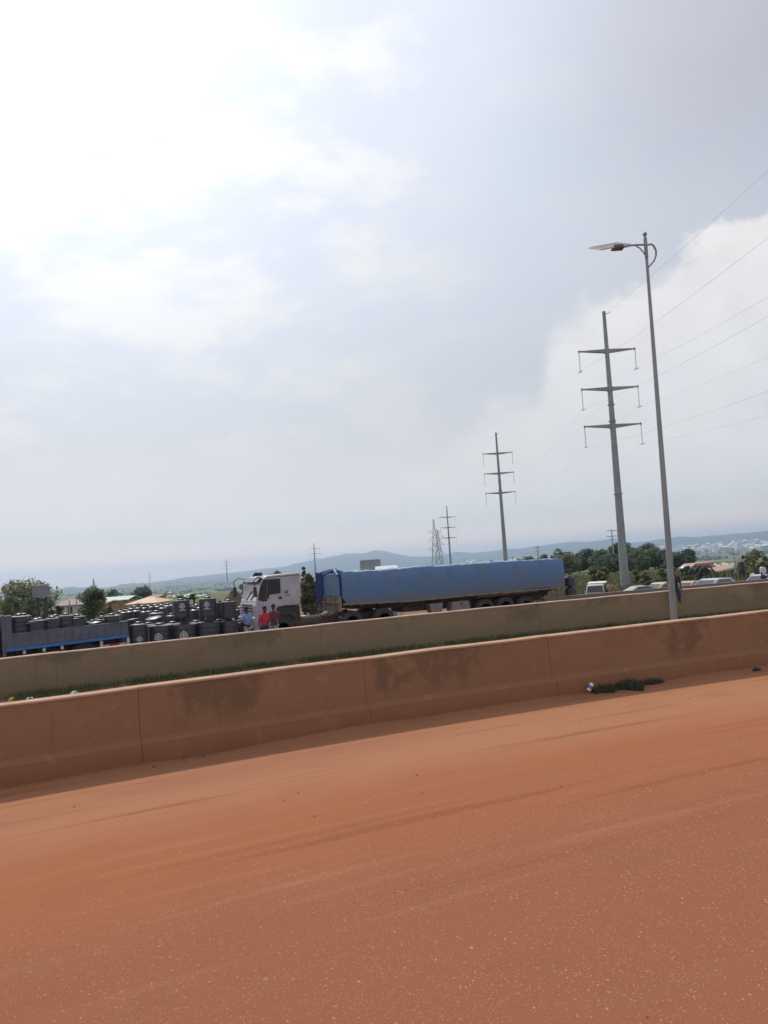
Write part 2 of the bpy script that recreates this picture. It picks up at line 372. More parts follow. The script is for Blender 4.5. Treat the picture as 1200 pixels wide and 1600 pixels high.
M['wall1'] = wall_mat('dusty_barrier_concrete', (.275, .150, .085), (.285, .126, .068), (.13, .082, .055), 3.1, [(2.35, .9), (4.9, 1.2), (5.6, .8), (9.7, .8)])
M['wall2'] = wall_mat('olive_barrier_concrete', (.255, .192, .122), (.225, .165, .105), (.155, .115, .075), 9.4)
M['wall3'] = wall_mat('grey_barrier_concrete', (.20, .18, .165), (.18, .15, .13), (.11, .10, .09), 5.)
M['joint'] = mat('joint_mortar', (.13, .085, .065), .95, .2, 3)
M['cap1'] = mat('coping_concrete', (.43, .25, .17), .9, .15, 3, bump=.3)
M['cap2'] = mat('coping_concrete_far', (.48, .34, .27), .9, .15, 3, bump=.3)
# ------------------------------------------------------------------ roads
def road_mat():
    m = bpy.data.materials.new('dusty_road'); m.use_nodes = True; t = NT(m.node_tree)
    P = t.new('ShaderNodeBsdfPrincipled'); t.t.links.new(P.outputs[0], t.new('ShaderNodeOutputMaterial').inputs[0])
    co = t.new('ShaderNodeTexCoord').outputs['Object']; x = t.sep(co)
    yc = t.m('SUBTRACT', x[1], t.m('MULTIPLY', t.m('MULTIPLY', x[0], x[0]), CV))      # distance across the road
    run = t.comb(t.m('MULTIPLY', x[0], .16), yc, 0.)
    big = t.noise(run, .9, 5, .6, .3); streak = t.noise(t.comb(t.m('MULTIPLY', x[0], .10), t.m('MULTIPLY', yc, 3.), 2.), 1.6, 7, .62, .15)
    mid = t.noise(co, 1.3, 6, .6, .5); fine = t.noise(co, 45., 6, .7); grit = t.noise(co, 170., 3, .6)
    yy = t.m('ADD', yc, t.m('MULTIPLY', t.m('SUBTRACT', mid, .5), 1.3))
    near_, dust, red = (.258, .097, .047), (.350, .160, .084), (.305, .108, .046)
    c = t.mix(t.ss(yy, 4.6, 6.4), near_, red)
    c = t.mix(t.m('MULTIPLY', t.ss(yy, 6.6, 8.2), .95), c, dust)
    c = t.mix(t.m('MULTIPLY', t.ss(big, .52, .68), .45), c, (.25, .108, .066))
    c = t.mix(t.m('MULTIPLY', t.m('MULTIPLY', t.ss(streak, .54, .66), t.ss(yy, 3.4, 5.4)), .7), c, (.215, .078, .032))
    c = t.mix(t.m('MULTIPLY', t.m('MULTIPLY', t.ss(streak, .46, .33), t.ss(yy, 3.4, 5.4)), .5), c, (.33, .15, .09))
    c = t.mix(t.m('MULTIPLY', t.ss(mid, .55, .72), .25), c, (.20, .085, .05))
    bare = t.m('MULTIPLY', t.ss(yy, 7.0, 5.2), t.ss(mid, .30, .55))                     # gravel showing through the dust
    vo = t.new('ShaderNodeTexVoronoi'); vo.inputs['Scale'].default_value = 75.; t.put(vo.inputs['Vector'], co)
    vo.inputs['Randomness'].default_value = 1.
    cs = t.sep(vo.outputs['Color'])
    peb = t.m('MULTIPLY', t.ss(vo.outputs['Distance'], .40, .22), t.ss(cs[0], .60, .75))
    pm_ = t.m('MULTIPLY', peb, bare)
    c = t.mix(t.m('MULTIPLY', pm_, .75), c, t.mix(cs[1], (.36, .19, .13), (.50, .31, .22)))
    dk = t.m('MULTIPLY', t.ss(vo.outputs['Distance'], .35, .2), t.ss(cs[2], .86, .92))
    c = t.mix(t.m('MULTIPLY', t.m('MULTIPLY', dk, bare), .6), c, (.12, .05, .03))
    c = t.mix(t.m('MULTIPLY', t.lin(fine, .3, .7), .22), c, (.16, .062, .034))
    c = t.mix(t.m('MULTIPLY', t.ss(grit, .58, .75), .22), c, (.40, .2, .13))
    t.put(P.inputs['Base Color'], c); P.inputs['Roughness'].default_value = .95; P.inputs['Specular IOR Level'].default_value = .15
    bn = t.new('ShaderNodeBump'); bn.inputs['Strength'].default_value = .55; bn.inputs['Distance'].default_value = .008
    h = t.m('ADD', t.m('ADD', t.m('MULTIPLY', fine, .7), t.m('MULTIPLY', pm_, .8)), t.m('ADD', t.m('MULTIPLY', grit, .2), t.m('MULTIPLY', streak, .9)))
    t.put(bn.inputs['Height'], h); t.put(P.inputs['Normal'], bn.outputs[0])
    return m
def far_road_mat():
    m = mat('far_road_surface', (.17, .11, .08), .9, .3, .6, c2=(.24, .125, .075), bump=.4, bscale=8)
    return m
def ribbon(name, y0, y1, zf, m, x0=-60, x1=90, n=150, ny=8, rough_z=0.):
    V = []; Fc = []
    for i in range(n+1):
        X = x0+(x1-x0)*i/n
        for j in range(ny+1):
            q = y0+(y1-y0)*j/ny; V.append((X, q+cv(X), zf(X, q)))
    for i in range(n):
        for j in range(ny):
            a = i*(ny+1)+j; Fc.append((a, a+ny+1, a+ny+2, a+1))
    return tagit(npmesh(name, V, Fc, m), kind='structure')
nrng = np.random.default_rng(3)
ribbon('road', -10, D1+.06, lambda x, y: G*min(max(x, -40), 60) + (.035*math.exp(-((y-9.75)/.18)**2)*(1+.6*math.sin(x*2.1)+.5*math.sin(x*5.3))), road_mat(), ny=80)
ribbon('median', D1+.15, D2+.02, lambda x, y: G*min(max(x, -40), 60) + .02, M['soil'], ny=16)
ribbon('far_road', D2+.18, 33.7, lambda x, y: far_z(x), far_road_mat(), ny=4)
# ------------------------------------------------------------------ terrain, one sheet to the horizon
SKY = [(-60, 930), (0, 926), (80, 922), (110, 921), (150, 921), (190, 917), (220, 912), (260, 907), (300, 901), (330, 898), (360, 895), (390, 892), (410, 889), (432, 887), (450, 884), (470, 879), (500, 874), (520, 869), (540, 866), (556, 865), (572, 864), (584, 861), (596, 861), (606, 863), (618, 866), (640, 869), (665, 870), (684, 869), (700, 866), (716, 863), (740, 864), (760, 862), (785, 859), (810, 857), (840, 854), (860, 850), (880, 848), (900, 846), (920, 848), (940, 844), (958, 841), (985, 848), (1010, 846), (1026, 843), (1060, 840), (1100, 838), (1150, 834), (1200, 830), (1260, 828)]
sa = []; sh = []
for px, py in SKY:
    d = ray(px, py).normalized(); sa.append(math.atan2(d.x, d.y)); sh.append(d.z/math.hypot(d.x, d.y))
def fbm1(x, seed, octs=5):
    out = np.zeros_like(x); r_ = np.random.default_rng(seed)
    for k in range(octs):
        ph = r_.uniform(0, 7, 3); fr = 2.**k
        out += (np.sin(x*fr*1.0+ph[0])+np.sin(x*fr*1.73+ph[1])+np.sin(x*fr*2.61+ph[2]))/3/fr**.9
    return out
def height(X, Y):
    r = np.hypot(X, Y); a = np.arctan2(X, Y)
    yp = Y - np.where(X > 22, CV*484+2*CV*22*(X-22), np.where(X < -8, CV*64-16*CV*(X+8), CV*X*X))
    s = lambda x, p, q: (lambda t: t*t*(3-2*t))(np.clip((x-p)/(q-p), 0, 1))
    road = G*np.clip(X, -30, 40)
    z = road - .35 - .75*s(yp, 15, 18.5)
    beyond = -.80 + (road)*(1-s(r, 40, 80)) - .35*s(r, 40, 50) - .5*s(r, 50, 85) - .8*s(r, 85, 200)
    beyond = beyond + .12*fbm1(X*.13, 1)*fbm1(Y*.11, 2)*s(r, 42, 70)
    z = z + (beyond-z)*s(yp, 33.4, 34.2)
    back = s(-Y, 5, 20); z = z*(1-back)+(-.5)*back
    edge = s(r, 215, 620) + 0*X
    z = z - 24.5*edge + 2.2*fbm1(X*.004, 5)*fbm1(Y*.0035, 6)*s(r, 400, 1200)
    kn = at(341, 921, 900); z = z + 14*np.exp(-((X-kn.x)**2+(Y-kn.y)**2)/(2*9.**2))
    town = s(r, 3000, 5200); z = z + town*24*s(a, RAD(28), RAD(48))
    hs = np.interp(a, sa, sh, left=.004, right=.018)
    ridge = (9000*hs+2.2+27) + 5.*fbm1(a*900, 11, 3)*.35
    up = s(r, 5200, 9000); bumps = 1 + .18*fbm1(a*70+r*.0007, 12, 4)*np.sin(np.clip((r-5200)/3800, 0, 1)*math.pi)
    hh = ridge*up*bumps - 24*0
    hh = hh - town*24*s(a, RAD(28), RAD(48))*up
    hh = np.where(r > 9000, (ridge-town*24*s(a, RAD(28), RAD(48)))*(1-.9*s(r, 9000, 11000)), hh)
    mid = s(r, 3600, 5600)*(1-s(r, 5600, 7200))*(18+16*fbm1(a*22, 21, 4))*(1-s(a, RAD(28), RAD(36)))
    return z + hh + np.maximum(mid, 0)*.9
azs = np.concatenate([np.arange(-180, -20, 5.), np.arange(-16, 62, .12), np.arange(64, 180, 5.)])
rs = [1.5]
while rs[-1] < 9000: rs.append(rs[-1]*1.048 + .25)
rs[-1] = 9000.; rs += [9300, 9700, 10200, 10700, 11200]
A, Rr = np.meshgrid(np.radians(azs), np.array(rs), indexing='ij')
X, Y = Rr*np.sin(A), Rr*np.cos(A); Z = height(X, Y)
na, nr = A.shape; idx = np.arange(na*nr).reshape(na, nr)
i2 = np.roll(idx, -1, axis=0)
Fc = np.stack([idx[:, :-1], idx[:, 1:], i2[:, 1:], i2[:, :-1]], -1).reshape(-1, 4)
def ground_mat():
    m = bpy.data.materials.new('land'); m.use_nodes = True; t = NT(m.node_tree)
    P = t.new('ShaderNodeBsdfPrincipled'); t.t.links.new(P.outputs[0], t.new('ShaderNodeOutputMaterial').inputs[0])
    co = t.new('ShaderNodeTexCoord').outputs['Object']; r = t.vm('LENGTH', co, out=1)
    a = t.noise(co, .12, 7, .6); b = t.noise(co, .9, 6, .65); f = t.noise(co, .0016, 7, .62); f2 = t.noise(co, .008, 6, .65)
    red = t.mix(t.lin(b, .3, .7), (.16, .085, .055), (.25, .135, .085))
    grn = t.mix(t.lin(a, .35, .65), (.085, .105, .042), (.155, .150, .072))
    c = t.mix(t.ss(t.m('ADD', r, t.m('MULTIPLY', t.m('SUBTRACT', a, .5), 60.)), 64., 84.), red, grn)
    far = t.mix(t.lin(f, .38, .62), (.060, .10, .045), (.16, .19, .09))
    far = t.mix(t.ss(f2, .52, .64), far, (.045, .07, .036))
    c = t.mix(t.ss(r, 300., 900.), c, far)
    hill = t.mix(t.lin(f2, .35, .65), (.028, .045, .034), (.065, .08, .055))
    c = t.mix(t.ss(r, 5000., 6500.), c, hill)
    t.put(P.inputs['Base Color'], c); P.inputs['Roughness'].default_value = 1.; P.inputs['Specular IOR Level'].default_value = .1
    bn = t.new('ShaderNodeBump'); bn.inputs['Strength'].default_value = .6; bn.inputs['Distance'].default_value = .1
    t.put(bn.inputs['Height'], b); t.put(P.inputs['Normal'], bn.outputs[0])
    return m
gr = npmesh('ground', np.stack([X, Y, Z], -1).reshape(-1, 3), Fc, ground_mat()); tagit(gr, kind='structure')
gr.data.polygons.foreach_set('use_smooth', [True]*len(gr.data.polygons))
def gz(x, y): return float(height(np.array([x], float), np.array([y], float))[0])
def on_ground(px, py_guess, z):
    p = at(px, py_guess, z); p.z = gz(p.x, p.y); return p
# ------------------------------------------------------------------ barrier walls
def sweep(prof, x0, x1, Y0, n):
    mb = MB(); k = len(prof)
    for i in range(n+1):
        X = x0+(x1-x0)*i/n; wz = .003*math.sin(X*3.1+Y0)+.002*math.sin(X*8.3)
        for a, z in prof: mb.v.append((X, Y0+cv(X)+a+wz, z+G*min(max(X, -40), 60)+wz*(z > .3)))
    for i in range(n):
        for j in range(k):
            a = i*k+j; b = i*k+(j+1) % k; mb.f.append((a, b, b+k, a+k))
    mb.f.append(tuple(range(k))[::-1]); mb.f.append(tuple(n*k+j for j in range(k)))
    return mb
def barrier(label, Y0, H0, T, joints, x0, x1, mt, capm, plinth, base=-.12, lip=.012):
    t = thing('barrier_wall', label, 'wall', (0, 0, 0))
    ed = [x0]+[j for j in joints if x0 < j < x1]+[x1]
    rp = random.Random(int(Y0*10))
    for a, b in zip(ed[:-1], ed[1:]):
        n = max(2, int((b-a)/.5)); H = H0+rp.uniform(-.006, .006); oy = rp.uniform(-.006, .006)
        prof = [(-.15, base), (-.14, H*.27), (-.035, H*.325), (0, H-.028), (T, H-.028), (T+.05, base)] if plinth else [(-.03, base), (0, H-.025), (T, H-.025), (T+.03, base)]
        obj('wall_panel', sweep(prof, a+.0015, b-.0015, Y0+oy, n), mt, t, bevel=.004)
        obj('coping', sweep([(-lip, H-.028), (-lip+.003, H-.006), (.008, H), (T-.004, H), (T+lip, H-.010), (T+lip, H-.028)], a+.001, b-.001, Y0+oy, n), capm, t)
    obj('joint_filler', sweep([(.016, base), (.016, H0-.045), (T-.03, H0-.045), (T-.03, base)], x0+.05, x1-.05, Y0, int((x1-x0)/1)), M['joint'], t)
    return t
barrier('long dusty red-brown concrete median wall nearest the camera, stained dark below its coping', D1, H1, .20, [1.30+2.97*k for k in range(-12, 16)], -30, 44, M['wall1'], M['cap1'], True)
barrier('second, olive-brown concrete median wall behind the grass strip', D2, H2, .17, [.7+5.9*k for k in range(-8, 10)], -40, 60, M['wall2'], M['cap2'], False, base=-1.1)
barrier('low grey concrete wall on the far side of the road, starting behind the blue trailer', 34.0, -.06, .2, [30, 38, 46, 54, 62], 22.9, 75, M['wall3'], M['wall3'], False, base=-1.6)
# ------------------------------------------------------------------ gravel, weeds and grass
def road_h(x): return G*x
N = 34000
yy = 2.2 + 4.6*rng.random(N)**1.0; xx = rng.uniform(-3.2, 8.5, N)
keep = (rng.random(N) < np.clip((7.4-yy)/3.2, .12, 1)) & (xx*0+fbm1(xx*1.3, 31)*fbm1(yy*1.7, 32) > -.9)
xx, yy = xx[keep], yy[keep]; n = len(xx)
s_ = .0026 + .0050*rng.random(n)**2.6; s_[rng.random(n) < .012] *= 1.7
oc = np.array([(1, 0, 0), (0, 1, 0), (-1, 0, 0), (0, -1, 0), (.5, .4, .62), (-.45, .35, .6), (0, -.5, .66)])
fc = np.array([(0, 1, 4), (1, 5, 4), (1, 2, 5), (2, 6, 5), (2, 3, 6), (3, 0, 6), (0, 4, 6), (4, 5, 6)])
th = rng.uniform(0, 6.28, n); V = np.repeat(oc[None], n, 0)*(1+.3*rng.standard_normal((n, 7, 3))*.5); V *= s_[:, None, None]
V[..., 2] *= .7; c_, s2 = np.cos(th)[:, None], np.sin(th)[:, None]
Vx = V[..., 0]*c_*1.3-V[..., 1]*s2; Vy = V[..., 0]*s2*1.3+V[..., 1]*c_
V = np.stack([Vx+xx[:, None], Vy+yy[:, None]+CV*(xx**2)[:, None], V[..., 2]+G*xx[:, None]-.0006], -1)
Fp = (fc[None]+7*np.arange(n)[:, None, None]).reshape(-1, 3)
M['peb'] = mat('pebble', (.40, .205, .12), .85, .2, 8, island=.35, spec=.2)
tagit(npmesh('gravel', V.reshape(-1, 3), Fp, M['peb'], n=3), 'fine pale gravel bedded in the red dust of the near road', 'gravel', kind='stuff')
N = 900; k1 = 230
yy = np.concatenate([rng.uniform(5.6, 9.5, k1), D1-.16-abs(rng.standard_normal(N-k1))*.10]); xx = rng.uniform(-4, 13.5, N)
s_ = np.concatenate([.004+.010*rng.random(k1)**3, .006+.020*rng.random(N-k1)**2.5]); n = N
V = np.repeat(oc[None], n, 0)*(1+.2*rng.standard_normal((n, 7, 3))); V *= s_[:, None, None]
V = np.stack([V[..., 0]*1.3+xx[:, None], V[..., 1]+yy[:, None]+np.array([cv(q) for q in xx])[:, None], V[..., 2]+G*xx[:, None]], -1)
tagit(npmesh('dirt_clods', V.reshape(-1, 3), (fc[None]+7*np.arange(n)[:, None, None]).reshape(-1, 3), mat('clod', (.20, .095, .05), .95, .3, 8, island=.35), n=3), 'small reddish dirt clods strewn on the road and along the near wall', 'dirt', kind='stuff')
def blades(name, xs, ys, zs, h, wd, m, lean=.45):
    n = len(xs); th = rng.uniform(0, 6.28, n); hh = h*(.5+rng.random(n)); ln = lean*hh*rng.random(n); t2 = rng.uniform(0, 6.28, n)
    dx, dy = np.cos(th)*wd, np.sin(th)*wd
    p0 = np.stack([xs-dx, ys-dy, zs], -1); p1 = np.stack([xs+dx, ys+dy, zs], -1)
    mx, my = np.cos(t2)*ln, np.sin(t2)*ln
    p2 = np.stack([xs+mx*.4+dx*.7, ys+my*.4+dy*.7, zs+hh*.6], -1); p3 = np.stack([xs+mx, ys+my, zs+hh], -1)
    V = np.stack([p0, p1, p2, p3], 1).reshape(-1, 3); Fq = (np.array([[0, 1, 2, 3]])+4*np.arange(n)[:, None])
    return npmesh(name, V, Fq, m)
def med_z(x, y): return G*x + .02
n = 42000; gx = rng.uniform(-4, 26, n); gy = D2-.03-abs(rng.standard_normal(n))*1.3; ok = (gy > D1+.5) & (fbm1(gx*1.9, 41)+rng.random(n)*1.2 > .1); gx, gy = gx[ok], gy[ok]
tagit(blades('grass', gx, gy+np.array([cv(q) for q in gx]), med_z(gx, gy)-.01, .10, .006, M['grass']), 'low green grass growing along the foot of the second median wall', 'grass', kind='stuff')
wp = [atY(px, py, D1-.25) for px, py in ((900, 1084), (1000, 1068))]
n = 3800; t_ = rng.beta(1.4, 1.8, n); gx = wp[0].x + (wp[1].x-wp[0].x)*t_; cl_ = .5+.5*fbm1(gx*6.3, 77, 3)
ok = rng.random(n) < .25+.9*cl_; gx, cl_, t_ = gx[ok], cl_[ok], t_[ok]; n = len(gx)
gy = D1-.17-rng.random(n)**1.6*(.10+.26*cl_)*(1-abs(t_-.45)*.8)
xe = rng.uniform(-2, 13, 420); xe = xe[fbm1(xe*2.2, 78) > .25]; ye = D1-.165-rng.random(len(xe))*.05
gx2, gy2 = np.concatenate([gx, xe]), np.concatenate([gy, ye]); hh_ = np.concatenate([.035+.07*rng.random(n)*(.4+cl_), np.full(len(xe), .03)])
tagit(blades('weeds', gx2, gy2+np.array([cv(q) for q in gx2]), G*gx2, hh_, .0065, mat('dark_weed', (.060, .080, .042), .7, .3, 6, c2=(.10, .085, .055), island=.5, leaf=.3), .8), 'dark green weeds sprouting along the foot of the near wall', 'weeds', kind='stuff')
n = 26000; r_ = rng.uniform(54, 150, n)**1.0; a_ = RAD(25.75)+rng.uniform(RAD(8), RAD(30), n); gx = r_*np.sin(a_); gy = r_*np.cos(a_)
blade_z = height(gx, gy)
tagit(blades('field_grass', gx, gy, blade_z, .38, .05, M['drygrass']), 'rough yellow-green grass on the field behind the grey wall', 'grass', kind='stuff')
# ------------------------------------------------------------------ litter
def lump(name, loc, dims, m, label, cat, group=None, seed=1, rz=0.):
    r2 = np.random.default_rng(seed); mb = MB()
    prof = [(.25, 0), (.5, .12), (.55, .4), (.42, .75), (.15, 1.)]
    mb.lathe(prof, 9); v = np.array(mb.v); v *= 1+.22*r2.standard_normal(v.shape)*.6; v *= np.array(dims)
    mb.v = [tuple(q) for q in v]
    o = obj(name, mb, m, None, loc=loc); o.rotation_euler = (0, 0, rz); return tagit(o, label, cat, group)
def med_pt(px, py, y):
    d = ray(px, py); k = (CH-.02)/(-d.z+G*d.x); p = Vector((0, 0, CH))+d*k       # where that line of sight meets the median strip
    return Vector((p.x, p.y, G*p.x+.02))
q = med_pt(116, 1086, 12.); lump('plastic_bag', (q.x, q.y, q.z), (.16, .11, .08), M['litterw'], 'crumpled white plastic bag behind the near wall coping on the left', 'litter', seed=2)
q = med_pt(18, 1097, 11.6); lump('plastic_wrapper', (q.x, q.y, q.z+.0), (.11, .09, .09), M['littery'], 'crumpled yellow wrapper at the far left behind the near wall', 'litter', seed=3)
q = med_pt(45, 1094, 11.8); lump('paper_scrap', (q.x, q.y, q.z), (.17, .11, .05), M['litterw'], 'white paper scrap between the yellow wrapper and the white bag', 'litter', seed=4)
# tin can in the weeds
cp = atY(920, 1070, D1-.22+cv(8))
can = thing('drink_can', 'white and blue can tilted in the weeds by the near wall', 'can', (cp.x, D1-.28+cv(cp.x), cp.z-.03))
Mr = Matrix.Rotation(RAD(38), 3, 'Y')
obj('can_body', MB().lathe([(.028, -.06), (.033, -.05), (.033, .05), (.028, .06)], 16, M=Mr), M['litterw'], can, True)
obj('can_band', MB().lathe([(.0336, -.035), (.0336, .02)], 16, M=Mr), M['litterb'], can, True)
for k, (px, py, sz) in enumerate(((1012, 1070, .05), (1000, 1068, .035), (1022, 1064, .03), (902, 1086, .02), (893, 1086, .015))):
    p = atY(px, py, D1-.3+cv(9)); lump('stone', (p.x, D1-.24+cv(p.x)-.1*(k > 2), G*p.x), (sz*1.6, sz*1.2, sz), mat('stone_%d' % k, (.34, .22, .17), .9, .2, 9), ['largest pale stone at the right end of the weeds', 'middle pale stone at the right end of the weeds', 'rightmost small stone beyond the weeds', 'stone chip left of the weeds', 'tiny leftmost stone chip by the near wall'][k], 'stone', 'stones by the weeds', seed=20+k)
p = atY(1185, 1047, D1-.35+cv(11)); lump('rubber_scrap', (p.x, D1-.36+cv(p.x), G*p.x), (.17, .08, .055), M['littero'], 'flat black rubber scrap lying by the near wall at the right edge', 'litter', seed=9)
# ------------------------------------------------------------------ street light
SZ = 16.4
b0 = at(1054.5, 985, SZ); SZ = 17.02; tp = at(1007.5, 364, SZ)
sb = Vector((b0.x, b0.y, med_z(b0.x, b0.y-cv(b0.x)))); top_z = tp.z-sb.z
sl_ = thing('street_light', 'tall solar street light with curved bracket standing between the two median walls', 'street light', sb)
def L(px, py, z=SZ): return at(px, py, z)-sb
ax = L(1008, 380); sx, sy = 0, 0
ptop = L(1007.5, 366); lean = Vector((ptop.x, ptop.y, 0))
def onpole(h): return Vector((lean.x*h/ptop.z, lean.y*h/ptop.z, h))
hs_ = [0, 2, 4, 6, 7.8, ptop.z-.02]
rad = [.074, .066, .056, .045, .035, .029]
obj('pole', MB().tube([onpole(h) for h in hs_], rad, 12), M['pole'], sl_, True)
obj('base_plate', MB().box((0, 0, .015), (.34, .34, .03)), M['pole'], sl_, bevel=.004)
hA = L(1010, 383).z
obj('pole_cap', MB().lathe([(.02, 0), (.045, .01), (.05, .035), (.03, .07), (.012, .085)], 10, c=onpole(ptop.z-.03)), M['galv'], sl_, True)
obj('collar', MB().tube([onpole(hA-.30), onpole(hA+.14)], .040, 12), M['galv'], sl_, True)
armend = L(966, 388, SZ-.4)
A0 = onpole(hA); am = (A0*.45+armend*.55)+Vector((0, 0, .03))
obj('arm', MB().tube([A0, A0*.75+armend*.25+Vector((0, 0, .02)), am, armend], .022, 8), M['galv'], sl_, True)
obj('brace', MB().tube([L(994, 384.5, SZ-.15), L(1000, 388, SZ-.1), L(1005, 394, SZ-.05), L(1009, 400)], .014, 7), M['galv'], sl_, True)
lp = [(1010, 383), (1018, 381.5), (1022, 385), (1025, 392), (1025, 399), (1022, 407), (1017, 413), (1012.5, 418)]
obj('curved_bracket', MB().tube([L(a, b, SZ+.0) for a, b in lp], .022, 8), M['galv'], sl_, True)
PA, PB, PD = L(920.5, 388.2, 16.6), L(964, 380.2, 17.5), L(940, 390.6, 16.05); PC = PB+PD-PA
nrm = (PB-PA).cross(PD-PA).normalized()
if nrm.z < 0: nrm = -nrm
def slab(a, b, c, d, t): return MB().add([a, b, c, d, a+nrm*t, b+nrm*t, c+nrm*t, d+nrm*t], [(3, 2, 1, 0), (4, 5, 6, 7), (0, 1, 5, 4), (1, 2, 6, 5), (2, 3, 7, 6), (3, 0, 4, 7)])
obj('solar_panel', slab(PA, PB, PC, PD, .018), M['panel'], sl_)
fr = MB()
for a, b in ((PA, PB), (PB, PC), (PC, PD), (PD, PA)): fr.beam(a+nrm*.01, b+nrm*.01, .03, .032, up=nrm)
obj('panel_frame', fr, M['panelframe'], sl_)
cc = (PA+PC)/2
obj('lamp_head', MB().box(L(965, 386.6, 16.5), (.26, .2, .09), rz=-PSI, taper=.8), M['lamp'], sl_, bevel=.02)
obj('antenna', MB().tube([L(971.5, 388, 16.5), L(971.5, 392, 16.5)], .008, 6), M['lamp'], sl_)
# ------------------------------------------------------------------ transmission poles
def monopole(base, H, d0, d1, arms, al, ins, label, rz):
    t = thing('power_pylon', label, 'pylon', base, rz, 'steel transmission poles in a line beside the road')
    nseg = 10; pts_ = [(0, 0, H*k/nseg) for k in range(nseg+1)]
    obj('pole', MB().tube(pts_, [d0/2+(d1-d0)/2*k/nseg for k in range(nseg+1)], 16), M['galv'], t, True)
    for h in (H*.34, H*.60, H*.66):
        r = d0/2+(d1-d0)/2*h/H; jn = MB().lathe([(r+.002, h-.08), (r+.09, h-.05), (r+.09, h+.05), (r+.002, h+.08)], 16); obj('flange', jn, M['galv'], t, True)
    obj('top_bracket', MB().tube([(0, 0, H-.15), (.35, 0, H-.25), (.7, 0, H-.05)], .035, 6), M['galv'], t)
    for h in arms:
        a = MB()
        for s in (-1, 1):
            a.add([(s*.12, -.18, h-.20), (s*.12, .18, h-.20), (s*.12, .18, h+.20), (s*.12, -.18, h+.20), (s*al, -.05, h+.05), (s*al, .05, h+.05), (s*al, .05, h+.16), (s*al, -.05, h+.16)],
                  [(0, 1, 2, 3), (7, 6, 5, 4), (0, 4, 5, 1), (1, 5, 6, 2), (2, 6, 7, 3), (3, 7, 4, 0)])
            a.lathe([(.04, h-.02), (.10, h+.02), (.10, h+.20), (.04, h+.24)], 8, c=(s*al, 0, 0))
        r = d0/2+(d1-d0)/2*h/H; a.lathe([(r+.01, h-.24), (r+.06, h-.22), (r+.06, h+.22), (r+.01, h+.24)], 14)
        obj('crossarm', a, M['galv'], t)
        for s in (-1, 1):
            prof = []
            for k in range(12):
                z = h-.02-ins*k/12; prof += [(.025, z), (.055, z-.04), (.025, z-.09)]
            i = obj('insulator', MB().lathe(prof[::-1], 8, c=(s*(al+.02), 0, 0)), M['insul'], t)
            obj('line_clamp', MB().beam((s*(al+.02), -.55, h-ins-.12), (s*(al+.02), .55, h-ins+.02), .09, .09), M['insul'], i)
    return t
T1 = at(977.5, 921, 77.); T1.z = gz(T1.x, T1.y)-.2; H = up_to(T1, 944, 487)
hz_ = [up_to(T1, 955, 666), up_to(T1, 951.5, 608), up_to(T1, 948, 549)]
AL = 2.85
t1 = monopole(T1, H, .90, .34, hz_, AL, 1.95, 'largest steel transmission pole, standing at the grey wall beside the street light', -PSI)
t1.rotation_euler = (0, .0095, -PSI)
tw = [T1]
spec = [((790.5, 880), 149, 'second nearest steel transmission pole, rising behind the right half of the blue trailer'),
        ((704.5, 884), 287, 'steel transmission pole behind the middle of the blue trailer, beside the lattice towers'),
        ((493, 894), 590, 'distant steel transmission pole above the bush behind the white cab'),
        ((355, 905), 930, 'faint distant steel transmission pole left of the white cab'),
        ((234.5, 913), 1400, 'faintest steel transmission pole, over the dark tree at left')]
tops = [(778, 676), (699, 791), (490, 849), (352.5, 873), (233, 893)]
for ((px, py), z, lb), (tx, ty) in zip(spec, tops):
    b = at(px, py, z); b.z = 0; b.z = up_to(b, tx, ty)-H
    d = dup(t1, loc=b, rz=-PSI, label=lb)
    d.rotation_euler = (0, 0, -PSI)
    if z > 400: d.scale = (1.5, 1.5, 1)
    tw.append(b)
def wire(pts_, label, r=.0075):
    o = obj('power_line', MB().tube(pts_, [r if k < 26 else r*.55 for k in range(len(pts_))], 5), M['wire'], None, True)
    return tagit(o, label, 'cable', 'overhead conductors of the transmission line')
T0 = Vector((T1.x-72*math.sin(PSI)*1., T1.y-72*math.cos(PSI)*1., T1.z-3.2))
lab = {0: 'lowest', 1: 'middle', 2: 'highest'}
Rh = Vector((math.cos(-PSI), math.sin(-PSI), 0))
def span(a, b, sag, n=26): return [a.lerp(b, k/n)-Vector((0, 0, sag*4*(k/n)*(1-k/n))) for k in range(n+1)]
for s, sn in ((-1, 'left'), (1, 'right')):
    for k, h in enumerate(hz_):
        off = Rh*(s*(AL+.02))+Vector((0, 0, h-1.95-.05))
        P0, P1, P2, P3 = T0+off, T1+off, tw[1]+off, tw[2]+off
        wire(span(P0, P1, 1.1)+span(P1, P2, 2.6)[1:]+span(P2, P3, 4.)[1:], 'conductor hung from the %s arm tip on the %s of the largest pylon' % (lab[k], sn))
off = Vector((0, 0, H-.1))+Rh*.6
wire(span(T0+off, T1+off, 1.)+span(T1+off, tw[1]+off, 2.)[1:], 'thin earth wire from the top of the largest pylon', .007)
